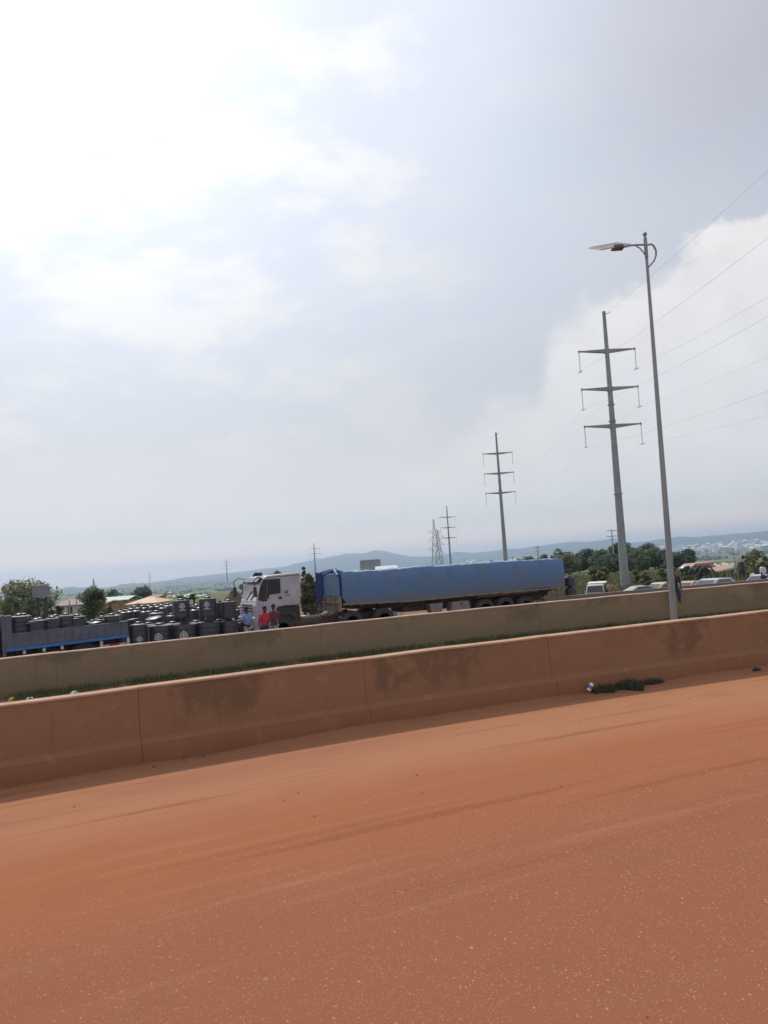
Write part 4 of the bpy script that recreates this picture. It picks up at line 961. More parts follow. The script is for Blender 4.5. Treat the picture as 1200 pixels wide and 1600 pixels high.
ptank(283, 935, 26, 30.0, at(283, 967, 30).z+.02, 'upper stacked tank with white emblem, left of the three on top', True)
ptank(324, 932, 27, 30.1, at(324, 965, 30.1).z+.02, 'upper stacked tank with white emblem, the tallest, middle of the three on top', True)
ptank(356.5, 937, 24, 30.4, at(356, 966, 30.4).z+.02, 'upper stacked plain tank, right of the three on top beside the white cab', False)
ptank(343, 938.5, 14, 31.3, at(343, 966, 31.3).z+.02, 'narrow upper stacked tank tucked behind the middle and right stacked tanks', False)
ptank(303, 949, 15, 32.0, None, 'tank showing in the gap between the two emblem tanks on top', False)
back = [(184, 956, 11, 33), (193, 953, 10, 34.5), (202, 951, 10, 35), (213, 950, 11, 35.5), (224, 952, 10, 34.5), (243, 954, 21, 32.5), (233, 951, 9, 36), (262, 943, 12, 39), (254, 946, 10, 38),
        (206, 947, 8, 43), (216, 946, 8, 44), (226, 946.5, 8, 44), (236, 945, 8, 44), (246, 944, 9, 44), (198, 949, 8, 42), (188, 951, 8, 41), (258, 943, 8, 45), (268, 942, 8, 44), (303, 943, 8, 41), (308, 941, 8, 42), (297, 944, 8, 40.5), (312, 946, 9, 38),
        (372, 949, 8, 37), (379, 951, 7, 36), (375, 945, 7, 41), (384, 948, 7, 40), (391, 951, 8, 38), (369, 947, 6, 43), (178, 957, 9, 36), (170, 959, 9, 37), (211, 943.5, 7, 50), (222, 943, 7, 51), (232, 942.5, 7, 51), (243, 941.5, 7, 50), (253, 941, 7, 50)]
for k, (cx, top, z) in enumerate(((268, 958, 34.2), (281, 957, 34.6), (296, 957, 34.3), (312, 956, 34.7), (330, 956, 34.4), (348, 955, 34.6))):
    ptank(cx, top, 17, z, None, 'plain tank in the shaded middle row under the stacked tanks, %s from left' % ['first', 'second', 'third', 'fourth', 'fifth', 'sixth'][k])
nb_ = {}
def place_word(px, z):
    a = 'behind the flatbed lorry end' if px < 208 else 'behind the emblem tanks' if px < 280 else 'in the gap between the stacked tanks' if px < 330 else 'left of the white cab'
    b = 'in the nearest back row' if z < 36.6 else 'in the middle back row' if z < 42 else 'in the farthest back row'
    return a, b
for q in back:
    key = place_word(q[0], q[3]); nb_.setdefault(key, []).append(q[0])
ords = ['leftmost'] + [q+' from left' for q in 'second third fourth fifth sixth seventh eighth ninth tenth eleventh twelfth thirteenth fourteenth fifteenth'.split()]
for cx, top, wp_, z in back:
    key = place_word(cx, z); k = sorted(nb_[key]).index(cx)
    ptank(cx, top, wp_*(1.35 if z > 34 else 1.1), z, None, 'tank %s %s, %s' % (key[1], key[0], ords[k]))
# ------------------------------------------------------------------ wheel helper
def wheel(parent, c, r, wd, axis='Y', dual=False):
    Mx = Matrix.Rotation(RAD(90), 3, 'X')
    c = Vector(c)
    w_ = obj('wheel', MB().lathe([(r*.55, -wd/2), (r*.93, -wd/2), (r, -wd*.36), (r, wd*.36), (r*.93, wd/2), (r*.55, wd/2)], 28, M=Mx), M['tyre'], parent, True, loc=c)
    obj('rim', MB().lathe([(.01, -wd*.32), (r*.2, -wd*.34), (r*.24, -wd*.5), (r*.3, -wd*.5), (r*.34, -wd*.3), (r*.5, -wd*.42), (r*.58, -wd*.52), (r*.58, wd*.5)], 24, M=Mx), M['rim'], w_, True)
    return w_
# ------------------------------------------------------------------ left flatbed lorry
PL = at(10.5, 991, 26.2); PR = at(201, 970, 28.6)
dv = Vector((PR.x-PL.x, PR.y-PL.y, 0)); LL = dv.length; rz = math.atan2(dv.y, dv.x); gz0 = far_z(PL.x)
lor = thing('flatbed_lorry', 'grey-blue dropside flatbed lorry with a bright blue rail, loaded with black tanks, at left', 'lorry', (PL.x, PL.y, gz0), rz)
tz_ = PL.z-gz0; bz_ = at(10, 1018, 26.2).z-gz0; slope = (PR.z-PL.z)/LL
lor.rotation_euler = (0, -math.atan(slope), rz)
BW = 2.2
ed = [0, LL*.33, LL*.66, LL]
for a, b in zip(ed[:-1], ed[1:]):
    p_ = obj('side_board', MB().b(a+.02, b-.02, 0, .045, bz_+.09, tz_), M['bluegrey'], lor, bevel=.006)
    rb = MB()
    for k in range(1, 5): rb.b(a+(b-a)*k/5-.02, a+(b-a)*k/5+.02, -.018, 0, bz_+.12, tz_-.03)
    rb.b(a+.03, b-.03, -.02, 0, tz_-.05, tz_-.005); obj('stiffener', rb, M['bluegrey'], p_)
for a in ed[1:-1]: obj('board_post', MB().b(a-.03, a+.03, -.03, .05, bz_-.02, tz_+.01), M['bluegrey'], lor, bevel=.005)
obj('blue_rail', MB().b(-.04, LL, -.035, .03, bz_-.015, bz_+.085), M['brightblue'], lor, bevel=.006)
obj('bed_floor', MB().b(0, LL, .05, BW, bz_+.0, bz_+.07), M['dark'], lor)
obj('side_board', MB().b(0, LL, BW, BW+.05, bz_+.05, tz_), M['bluegrey'], lor)
obj('tail_board', MB().b(LL-.05, LL, .05, BW-.01, bz_+.08, tz_-.02), M['bluegrey'], lor)
hb_ = MB(); ht_ = at(10, 961, 26.2).z-gz0
hb_.b(-.12, -.02, .0, .10, bz_-.25, ht_).b(-.12, -.02, BW-.1, BW, bz_-.25, ht_).b(-.12, -.02, .1, BW-.1, tz_+.1, ht_-.03).b(-.12, -.02, .1, BW-.1, bz_, tz_+.09)
obj('headboard', hb_, M['bluegrey'], lor, bevel=.006)
obj('stake_post', MB().b(-.02, .20, -.01, .09, bz_, at(14, 962, 26.2).z-gz0), M['bluegrey'], lor, bevel=.01)
ch = MB().b(-1.2, LL-.1, .55, .70, bz_-.30, bz_-.02).b(-1.2, LL-.1, 1.5, 1.65, bz_-.30, bz_-.02)
for k in range(6): ch.b(.3+k*.7, .4+k*.7, .15, BW-.15, bz_-.12, bz_-.01)
obj('chassis', ch, M['dark'], lor)
ug = MB().b(.28, LL*.98, .12, .16, bz_-.30, bz_-.27); obj('underrun_rail', ug, M['dark'], lor)
def lx(px): return LL*(px-10.5)/(201-10.5)
for a, b, c_ in ((27, 42, 'red'), (42, 60, 'cream'), (60, 73, 'red'), (73, 88, 'cream'), (88, 99, 'red'), (158, 170, 'cream'), (171, 186, 'red'), (186, 200, 'cream')):
    obj('reflector_strip', MB().b(lx(a), lx(b)-.01, .10, .12, bz_-.31, bz_-.20), M[c_], lor)
for px in (36, 65.5, 93, 155.5, 200): obj('marker_lamp' if px < 100 else 'hanger', MB().b(lx(px)-.05, lx(px)+.05, .02, .1, bz_-(.16 if px < 100 else .36), bz_-.03), M['cream'], lor, bevel=.01)
for x in (lx(128),):
    for y in (.18, BW-.42): wheel(lor, (x, y+.12, .46), .46, .26)
for y in (.25, BW-.25): wheel(lor, (-1.0, y, .46), .46, .26)
cb = MB().prism([(-2.1, .45), (-.2, .45), (-.2, 2.25), (-1.5, 2.3), (-1.95, 1.35), (-2.15, 1.2)], .08, BW-.08)
cabl = obj('cab', cb, M['white'], lor, bevel=.04)
obj('window', MB().b(-1.45, -.65, .06, .09, 1.35, 2.0), M['glass'], cabl); obj('window', MB().b(-1.45, -.65, BW-.09, BW-.06, 1.35, 2.0), M['glass'], cabl)
obj('door', MB().b(-1.5, -.55, .055, .085, .6, 1.32), M['white'], cabl)
# tanks standing on its bed
Rz = Matrix.Rotation(rz, 3, 'Z')
def bedpt(px, yv): q = Rz@Vector((lx(px), yv, 0)); return Vector((PL.x, PL.y, gz0))+q+Vector((0, 0, bz_+.075+slope*lx(px)))
load = [(31, 958, 26, .42), (58, 966, 27, .42), (83, 962, 25, .42), (103, 957.5, 22, .42), (122, 959, 24, .45), (146, 968, 18, .42), (160, 964, 16, .42), (178, 958, 22, .42),
        (24, 962, 18, 1.25), (46, 957, 20, 1.25), (70, 964, 20, 1.25), (95, 959, 20, 1.2), (113, 957, 20, 1.2), (135, 965, 20, 1.25), (172, 961, 20, 1.25), (192, 960, 18, 1.2)]
for k, (px, top, wp_, yv) in enumerate(load):
    c = bedpt(px, yv); z = (c-Vector((0, 0, CH))).dot(Fv)
    tp_ = at(px, top, z).z; Rt = min(.37, wp_*1.12*z/FOC/2)
    row = 'front' if k < 8 else 'back'; kk = k if k < 8 else k-8
    tank((c.x, c.y, c.z), Rt, max(.35, tp_-c.z-.06), 'black tank on the flatbed lorry, %s in the %s row of its load' % ((ords[kk] if kk < 7 else 'rightmost'), row), False, group='black tanks loaded on the flatbed lorry')
# loose lids and discs lying across the load
for k, (px, py) in enumerate(((38, 973), (63, 971), (97, 976), (120, 968), (150, 972), (206, 969), (240, 966))):
    p = at(px, py, 27.6 if px < 200 else 29.3)
    if px < 200: c = bedpt(px, .42); p = Vector((c.x, c.y-.02, at(px, py, (c-Vector((0, 0, CH))).dot(Fv)).z))
    mb = MB().lathe([(.30, 0), (.31, .015), (.28, .03), (.1, .05), (.01, .05)], 20)
    o = obj('loose_cover', mb, M['tank'], None, True, loc=p); o.rotation_euler = (RAD(6*(-1)**k), RAD(9-3*k), 0)
    tagit(o, 'loose black disc lying on %s' % (['the left end of the lorry load', 'the load above the second board post gap', 'the load near its middle', 'the load right of its middle', 'the low tank near the right of the load', 'the first front-row emblem tank', 'the second front-row emblem tank'][k]), 'cover', 'loose round covers on the tanks')
# ------------------------------------------------------------------ articulated lorry
YT = 30.4
def TX(px, py): return atY(px, py, YT)
ref = TX(430, 985); gT = far_z(15)-.05
tr = thing('articulated_lorry', 'articulated lorry with a pale lavender cab pulling a long blue tarpaulin-covered trailer', 'lorry', (0, YT, gT))
def q2(px, py): p = TX(px, py); return (p.x, p.z-gT)
CW = 2.4
out = [(384, 943), (388, 938), (395, 912), (401.5, 902.5), (410, 899.5), (430, 897), (468, 894), (470, 897), (470, 945), (446, 946), (432, 948), (430, 960), (392, 962), (384, 958)]
# the windscreen face is seen past the near corner; the near side plane starts at px 402
out = [(399, 947), (400.5, 941), (406, 915), (411, 903), (416, 900), (440, 897), (468, 894.5), (470, 898), (470, 945), (446, 946.5), (433, 949), (431, 972), (402, 976), (399, 962)]
side = [q2(a, b) for a, b in out]
cab = obj('cab', MB().prism(side, 0, CW), M['cab'], tr, bevel=.05)
def sidepanel(name, pts_, m, parent, y0=-.02, y1=.01, bevel=0):
    return obj(name, MB().prism([q2(a, b) for a, b in pts_], y0, y1), m, parent, bevel=bevel)
door = sidepanel('door', [(404, 945), (406, 925), (411, 904.5), (439, 902.5), (441, 946), (412, 948)], M['cab'], cab, -.015, .01, .004)
sidepanel('window', [(403.2, 937.5), (406.5, 915), (411.5, 905.5), (437.5, 904), (438, 927), (421, 929), (418.5, 936), (411, 939.5)], M['glass'], door, -.03, -.012)
sidepanel('quarter_pillar', [(414.5, 937), (417.5, 905.2), (418.6, 905.2), (415.8, 936.5)], M['bluegrey'], door, -.04, -.03)
sidepanel('door_handle', [(434.5, 932.5), (440, 932), (440, 935.5), (436, 936)], M['dark'], door, -.045, -.013)
sidepanel('side_marking', [(445, 923), (450, 922.5), (450, 927), (445, 927.5)], M['bluegrey'], cab, -.008, .01)
sidepanel('side_trim', [(445, 930), (454, 929.2), (454, 930.7), (445, 931.5)], M['bluegrey'], cab, -.008, .01)
sidepanel('air_vent', [(406, 937.5), (417, 936.8), (417, 939.5), (410, 940)], M['dark'], cab, -.02, .01)
sidepanel('step_panel', [(404, 949), (431, 948), (430, 974), (404, 976)], M['cabfront'], cab, -.018, .01)
sidepanel('roof_line', [(416, 902.2), (468, 897.3), (468, 898.3), (416, 903.2)], M['bluegrey'], cab, -.01, .01)
def fx(px, py, y, off=.02): x, z = q2(px, py); return Vector((x-off, y, z))
wsn = obj('windscreen', MB().add([fx(401.0, 939.5, .12), fx(409.6, 907, .16), fx(409.6, 907, CW-.16), fx(401.0, 939.5, CW-.12), fx(401.0, 939.5, .12, -.02), fx(409.6, 907, .16, -.02), fx(409.6, 907, CW-.16, -.02), fx(401.0, 939.5, CW-.12, -.02)], [(0, 1, 2, 3), (7, 6, 5, 4), (0, 4, 5, 1), (1, 5, 6, 2), (2, 6, 7, 3), (3, 7, 4, 0)]), M['shield'], cab)
obj('sun_visor', MB().add([fx(407, 910, .1, .12), fx(411.5, 903, .1, .02), fx(411.5, 903, CW-.1, .02), fx(407, 910, CW-.1, .12), fx(407, 909, .1, .14), fx(411, 902, .1, .08), fx(411, 902, CW-.1, .08), fx(407, 909, CW-.1, .14)], [(0, 1, 2, 3), (7, 6, 5, 4), (0, 4, 5, 1), (1, 5, 6, 2), (2, 6, 7, 3), (3, 7, 4, 0)]), M['glass'], cab)
obj('wiper', MB().beam(fx(401.5, 938, 1.5, .05), fx(405, 924, .9, .05), .03).beam(fx(401.5, 938, .8, .05), fx(405, 925, .3, .05), .03), M['dark'], wsn)
xg, zg = q2(400, 942); xb, zb = q2(399, 962)
gri = MB().b(xg-.05, xg, .15, CW-.15, zb-.05, zg-.12)
obj('grille', gri, M['cabfront'], cab, bevel=.02)
gl_ = MB()
for k in range(4): gl_.b(xg-.07, xg-.048, .4, CW-.4, zb+.02+k*.12, zb+.07+k*.12)
obj('grille_slot', gl_, M['dark'], cab)
obj('bumper', MB().b(xg-.14, xg+.9, -.01, CW+.01, .35, zb-.07), M['cabfront'], cab, bevel=.05)
for y in (.32, CW-.32): obj('headlight', MB().b(xg-.17, xg-.13, y-.18, y+.18, .55, .75), M['glass'], cab, bevel=.02)
# mirrors on bent arms
mx, mz = q2(399, 917)
for y, s in ((-.05, -1), (CW+.05, 1)):
    a = q2(409, 905)
    mr = obj('mirror_arm', MB().tube([(a[0], y, a[1]), (a[0]-.25, y+s*.22, a[1]+.1), (a[0]-.45, y+s*.32, a[1]-.05), (a[0]-.42, y+s*.34, a[1]-.25)], .022, 6), M['dark'], cab, True)
    obj('mirror', MB().box((a[0]-.42, y+s*.34, a[1]-.48), (.12, .26, .42), taper=.85), M['dark'], mr, bevel=.03)
a = q2(398, 907)
# round front mirror held forward of the far corner
fm = at(377, 917, 33.3); fa = at(397, 908, 33.); fm -= Vector((0, YT, gT)); fa -= Vector((0, YT, gT))
ma = obj('mirror_arm', MB().tube([fa, fa.lerp(fm, .35)+Vector((0, 0, .0)), fa.lerp(fm, .6)+Vector((0, 0, .10)), fm+Vector((.05, 0, .1))], .022, 6), M['dark'], cab, True)
obj('mirror', MB().lathe([(.05, -.04), (.115, -.03), (.125, 0), (.11, .03), (.04, .04)], 16, c=fm, M=Matrix.Rotation(RAD(90), 3, 'Y') @ Matrix.Rotation(RAD(60), 3, 'X')), M['greymetal'], ma, True)
ho = q2(413, 900); obj('roof_horn', MB().box((ho[0], .9, ho[1]+.06), (.32, .16, .10)).tube([(ho[0]-.3, .6, ho[1]+.0), (ho[0]-.22, .6, ho[1]+.14), (ho[0]+.1, .6, ho[1]+.12)], .03, 6), M['dark'], cab)
# tractor chassis and wheels
xr, _ = q2(470, 945); xk, _ = q2(612, 945); x0c, _ = q2(404, 960)
obj('chassis', MB().b(x0c+.3, xk, .65, .85, .62, .92).b(x0c+.3, xk, 1.55, 1.75, .62, .92), M['chassis'], tr)
zc_ = q2(458, 945.5)[1]; obj('under_cab_box', MB().b(xr-1.0, xr-.02, .08, CW-.08, .70, zc_-.03), M['dark'], tr, bevel=.02)
obj('mudguard', MB().prism([(xr-1.75, .95), (xr-1.5, 1.25), (xr-.35, 1.28), (xr-.1, .95), (xr-.25, .95), (xr-.5, 1.15), (xr-1.4, 1.13), (xr-1.6, .95)], -.0, .5), M['dark'], tr)
wheel(tr, (q2(455, 965)[0]-.35, .2, .52), .52, .32); wheel(tr, (q2(455, 965)[0]-.35, CW-.2, .52), .52, .32)
obj('fuel_tank', MB().lathe([(.02, -.6), (.26, -.58), (.28, -.55), (.28, .55), (.26, .58), (.02, .6)], 20, c=(q2(483, 965)[0], .34, .72), M=Matrix.Rotation(RAD(90), 3, 'Y')), M['chassis'], tr, True)
for px in (551, 601):
    x, z = q2(px, 960)
    for y in (.3, CW-.3): wheel(tr, (x, y, .53), .53, .56)
# trailer body: tipper tub under a blue tarp
def trailer():
    x_l = q2(532, 910)[0]; x_r = q2(878, 890)[0]; n = 60; mb = MB()
    r3 = np.random.default_rng(5)
    tp_ = [(506, 896), (518, 893.5), (527, 892), (531, 890), (535, 893.6), (560, 892.8), (590, 891.6), (596, 891), (640, 887.5), (658, 885.0), (668, 884.2), (680, 885.4), (700, 883.6), (740, 881), (790, 877.5), (830, 875.5), (860, 873.6), (879, 873)]
    bt_ = [(506, 932), (533, 934), (536, 943), (600, 940.5), (640, 937.5), (700, 932), (735, 928.5), (740, 928), (800, 923), (850, 918), (879, 916.5)]
    secs = []
    for k in range(n+1):
        px = 532.5+(879-532.5)*k/n
        ty = np.interp(px, [a for a, b in tp_], [b for a, b in tp_]); by = np.interp(px, [a for a, b in bt_], [b for a, b in bt_])
        X_, zt_ = q2(px, ty); _, zb_ = q2(px, by); wv = .022*math.sin(px*.31)+.018*math.sin(px*.13+1)+.016*math.sin(px*.77); zt_ += .012*math.sin(px*.45)+.010*math.sin(px*.9+2)
        bul = .05+wv
        secs.append([(X_, .03, zb_), (X_, -bul*.6, zb_*.7+zt_*.3), (X_, -bul, zb_*.3+zt_*.7), (X_, .0+wv*.3, zt_-.06), (X_, .06, zt_), (X_, CW*.5, zt_+.03+wv), (X_, CW-.06, zt_), (X_, CW+.03, zt_-.1), (X_, CW, zb_)])
    m_ = len(secs[0])
    for s in secs: mb.v += s
    for k in range(n):
        for j in range(m_): a = k*m_+j; b = k*m_+(j+1) % m_; mb.f.append((a, a+m_, b+m_, b))
    mb.f.append(tuple(range(m_))); mb.f.append(tuple(n*m_+j for j in range(m_))[::-1])
    tb = obj('tarpaulin', mb, M['tarp'], tr, True)
    # the front end of the tub, turned obliquely to the camera
    X1 = q2(533, 926)[0]-.02; zf = q2(533, 956)[1]; zm = q2(533, 930)[1]; zt = q2(533, 893.5)[1]
    ff = MB().b(X1-.06, X1, .04, CW-.04, zm-.05, zt-.05); obj('tarp_front', ff, M['tarp'], tb, bevel=.03)
    fl = MB()
    for k in range(14):
        y = CW-.55+k*.05; fl.b(X1-.13-.05*math.sin(k*1.3), X1-.06, y, y+.055, zm-.28+.12*math.sin(k*.9), zt+.03*math.sin(k*.7))
    obj('tarp_flap', fl, M['tarpdark'], tb)
    fo = MB().tube([(X1-.1, .0, zt-.15), (X1-.05, .35, zt+.02), (X1+.1, .75, zt+.10), (X1+.02, 1.3, zt+.0), (X1-.1, 1.8, zt-.12)], [.05, .08, .10, .07, .04], 8); obj('tarp_fold', fo, M['tarpdark'], tb, True)
    f_ = obj('front_frame', MB().b(X1-.03, X1+.02, .0, CW, zf, zm-.05), M['tan'], tr, bevel=.01)
    rb = MB()
    for y in (.0, .55, CW-.65, CW-.1): rb.b(X1-.10, X1-.03, y, y+.1, zf, zm)
    rb.b(X1-.11, X1-.035, .1, CW-.1, zf+(zm-zf)*.5, zf+(zm-zf)*.5+.08); obj('upright', rb, M['tan'], f_)
    # chassis beams
    ctop = [(533, 943), (640, 937), (740, 927.5), (868, 917)]; cb_ = [(868, 923), (740, 937), (640, 946), (533, 951)]
    c = MB().prism([q2(a, b) for a, b in ctop+cb_], .35, .5); c.prism([q2(a, b) for a, b in ctop+cb_], CW-.5, CW-.35)
    obj('trailer_chassis', c, M['chassis'], tr)
    un = MB().prism([q2(a, b) for a, b in ((636, 939), (742, 930), (868, 919), (866, 930), (850, 938), (744, 948), (640, 957))], .55, CW-.55); obj('underbody_shade_box', un, M['chassis'], tr)  # deep dark box added to stand for the shade under the trailer
    un = MB().prism([q2(a, b) for a, b in ((538, 944), (640, 938), (638, 950), (560, 952))], .6, CW-.6); obj('front_shade_box', un, M['dark'], tr)  # another added dark box, filling the shaded space below the trailer front
    ub = MB()
    for px in range(548, 868, 16): X_, z = q2(px, np.interp(px, [533, 640, 740, 868], [943.5, 938, 928.5, 918])); ub.b(X_-.05, X_+.05, .04, CW-.04, z-.14, z+.0)
    obj('cross_bearer', ub, M['chassis'], tr)
    sb_ = MB().prism([q2(a, b) for a, b in ((536, 943.2), (640, 937.6), (740, 928.2), (868, 917.5), (868, 920), (740, 931), (640, 940.5), (536, 946))], .0, .08); obj('side_rail', sb_, M['tan'], tr)
    for px in (759, 790.5, 823):
        x = q2(px, 935)[0]
        for y in (.3, CW-.3): wheel(tr, (x, y, q2(px, {759: 935.5, 790.5: 932, 823: 931}[px])[1]-.53), .53, .56)
    obj('mudguard', MB().prism([q2(a, b) for a, b in ((742, 934), (750, 931.5), (838, 922.5), (844, 925), (838, 925), (750, 934))], .0, .5), M['chassis'], tr)
    obj('tool_box', MB().prism([q2(a, b) for a, b in ((672, 944), (693, 941.5), (692, 957), (676, 958))], .05, .5), M['greymetal'], tr, bevel=.02)
    bx = obj('tool_box', MB().prism([q2(a, b) for a, b in ((707, 940.5), (733, 938), (733, 956), (706, 957))], .05, .5), M['greymetal'], tr, bevel=.02)
    cx, cz = q2(721.5, 943); obj('box_latch', MB().box((cx, .04, cz), (.08, .04, .08)), M['dark'], bx)
    for y in (.35, CW-.35): X_, z = q2(738, 940); obj('landing_leg', MB().b(X_-.06, X_+.06, y-.06, y+.06, .2, z), M['greymetal'], tr)
    X_, z = q2(872, 925)
    obj('tail_frame', MB().b(X_+.02, X_+.14, .0, .14, .5, z+.1).b(X_+.02, X_+.14, CW-.14, CW, .5, z+.1).b(X_+.02, X_+.12, .14, CW-.14, .6, .72), M['tan'], tr, bevel=.01)
    P = [(866, 917), (876, 916), (876, 926), (870, 930), (862, 926)]
    obj('mud_flap', MB().prism([q2(a, b) for a, b in P], .05, .1), M['tan'], tr)
    for px in (785, 858): X_, z = q2(px, 925.5 if px < 800 else 919.5); obj('side_lamp', MB().box((X_, -.01, z-.02), (.12, .03, .06)), M['red'], tr)
trailer()
# the two drums stacked behind the tail
pz = at(892, 931, 38.5); gq = far_z(pz.x)-.1
ptz = at(892, 916, 38.5).z
tank((pz.x, pz.y, gq), 9.5*38.5/FOC, ptz-gq-.03, 'lower black drum tank behind the tail of the blue trailer', False)
tank((pz.x, pz.y, ptz+.01), 9*38.5/FOC, at(892, 900, 38.5).z-ptz-.05, 'upper black drum tank behind the tail of the blue trailer', False)
# things seen under and between: stall table with cloth, pale blocks
p = at(531, 962, 34); gq = gz(p.x, p.y)
t = thing('market_table', 'wooden roadside table behind the front of the blue trailer', 'table', (p.x, p.y, far_z(p.x)), -.2)
ztb = at(531, 958, 34).z-far_z(p.x)
obj('table_top', MB().b(-.5, .6, -.25, .25, ztb-.05, ztb), M['tan'], t)
for x in (-.45, .55):
    for y in (-.2, .2): obj('leg', MB().b(x-.03, x+.03, y-.03, y+.03, 0, ztb-.05), M['tan'], t)
lump('cloth_bundle', (p.x-.22, p.y, far_z(p.x)+ztb), (.42, .3, .17), M['litterw'], 'white cloth bundle on the left of the roadside table', 'cloth', seed=71)
lump('cloth_bundle', (p.x+.22, p.y-.02, far_z(p.x)+ztb), (.5, .3, .15), mat('faded_red_cloth', (.42, .16, .15), .9, .2, 9), 'faded red cloth bundle on the right of the roadside table', 'cloth', seed=72)
for k, (px, py, z, s, lb) in enumerate(((563, 949, 42, .42, 'pale slab behind the first tractor axle'), (583, 948, 42, .5, 'pale slab between the tractor axles'), (612, 953, 38, .4, 'pale slab right of the second tractor axle'), (624, 951, 40, .25, 'small pale block under the middle of the trailer'), (844, 932, 42, .45, 'pale block behind the rear trailer axle'), (475, 962, 40, .2, 'small white block right of the white cab'), (481, 966, 38, .3, 'pink-white block between cab and trailer'), (478, 946, 60, .5, 'pale block heap beside the olive tree'), (505, 944, 60, .5, 'grey-white tent-like cover left of the trailer front'))):
    p = at(px, py, z); hgt = p.z-gz(p.x, p.y)
    o = obj('concrete_block', MB().box((0, 0, -.06), (s*1.6, s, .14)).box((0, 0, -hgt/2-.1), (s*1.2, s*.8, max(.05, hgt-.1))), M['white'] if k not in (4,) else M['greymetal'], None, bevel=.02, loc=p)
    o.rotation_euler = (0, 0, -.3+.2*k); tagit(o, lb, 'block')
# ------------------------------------------------------------------ cars at the right
def car(px, roof_py, z, heading, paint, label, kind='hatch', L_=4.0, H_=1.45):
    p = at(px, roof_py, z); b = Vector((p.x, p.y, p.z-H_))
    t = thing('parked_car', label, 'car', b, heading, 'cars parked behind the grey wall')
    W_ = 1.65; x = L_/2
    lower = [(-x, .35), (-x+.05, .70), (-x+.25, .86), (-x*.42, .95), (x-.12, .98), (x, .80), (x, .35), (x-.3, .25), (-x+.3, .25)]
    if kind == 'van': gh = [(-x+.55, .93), (-x+.95, H_-.06), (-x+1.3, H_), (.35, H_), (.5, .95)]
    elif kind == 'saloon': gh = [(-x*.45, .94), (-x*.08, H_-.05), (.1, H_), (x*.42, H_-.02), (x*.78, .97)]
    else: gh = [(-x*.50, .94), (-x*.05, H_-.05), (.15, H_), (x*.70, H_-.03), (x-.12, .97)]
    obj('body', MB().prism(lower, -W_/2, W_/2), M[paint], t, bevel=.07)
    g2 = MB().prism(gh, -W_/2+.05, W_/2-.05)
    g2.v = [(v[0], v[1]*(1-.16*(v[2]-.94)/(H_-.94)), v[2]) for v in g2.v]
    cabn = obj('cabin', g2, M[paint], t, bevel=.05)
    cx = sum(a for a, _ in gh)/len(gh)
    def inset(f, lift): return [(cx+(a-cx)*f, .95+(b_-.95)*f+lift) for a, b_ in gh]
    for s in (-1, 1):
        wn = MB().prism(inset(.80, .03), s*(W_/2-.075)-.01, s*(W_/2-.075)+.01)
        wn.v = [(v[0], v[1]-s*.14*(v[2]-.94)/(H_-.94)*.8+s*.035, v[2]) for v in wn.v]; obj('side_window', wn, M['glass'], cabn)
    a, b_ = gh[0], gh[1]; nx, nz = -(b_[1]-a[1]), (b_[0]-a[0]); l = math.hypot(nx, nz); nx, nz = nx/l*.015, nz/l*.015
    P0 = (a[0]*.9+b_[0]*.1+nx, a[1]*.9+b_[1]*.1+nz); P1 = (a[0]*.1+b_[0]*.9+nx, a[1]*.1+b_[1]*.9+nz)
    obj('windscreen', MB().add([(P0[0], -.66, P0[1]), (P1[0], -.58, P1[1]), (P1[0], .58, P1[1]), (P0[0], .66, P0[1]), (P0[0]+.05, -.66, P0[1]), (P1[0]+.05, -.58, P1[1]), (P1[0]+.05, .58, P1[1]), (P0[0]+.05, .66, P0[1])], [(0, 1, 2, 3), (7, 6, 5, 4), (0, 4, 5, 1), (1, 5, 6, 2), (2, 6, 7, 3), (3, 7, 4, 0)][::1]), M['glass'], cabn)
    for a in (-x*.62, x*.62):
        for s in (-1, 1): wheel(t, (a, s*(W_/2-.1), .31), .31, .2)
    for s in (-1, 1): obj('headlight', MB().b(-x-.01, -x+.06, s*.6-.14, s*.6+.14, .6, .72), M['shield'], t)
    return t
car(1108, 904.2, 50, .12, 'carblue', 'pale blue hatchback whose roof shows over the grey wall right of the street light')
car(1030, 910, 50, -.2, 'carbeige', 'beige car roof over the grey wall, just left of the street light', 'saloon')
car(1008, 914.5, 50, 2.7, 'cargrey', 'faded grey car roof over the grey wall beside the largest pylon', 'saloon', 3.4, 1.3)
car(1073, 908, 53, .1, 'carpink', 'faded pink car roof between the street light and the pale blue hatchback', 'saloon')
car(1190, 897.5, 49, .15, 'carlav', 'lavender car roof beside the white-shirted person at the right edge')
tv = car(931, 912.5, 52, .75, 'carwhite', 'old white pickup with a dark canopy left of the largest pylon, behind the grey wall', 'van', 3.4, 1.5)
tv.scale = (.8, .8, 1)
tv.name = 'pickup_truck'; tv['category'] = 'pickup'
obj('canopy', MB().prism([(.35, 1.55), (1.75, 1.62), (1.75, 1.55), (.55, 1.48)], -.75, .75), M['white'], tv)
obj('canopy_frame', MB().beam((1.7, -.7, .9), (1.1, -.7, 1.5), .05), M['leafC'], tv)
obj('side_mirror', MB().box((-1.45, -.98, 1.05), (.12, .2, .25)).box((-1.3, -.85, 1.0), (.05, .3, .04)), M['dark'], tv)
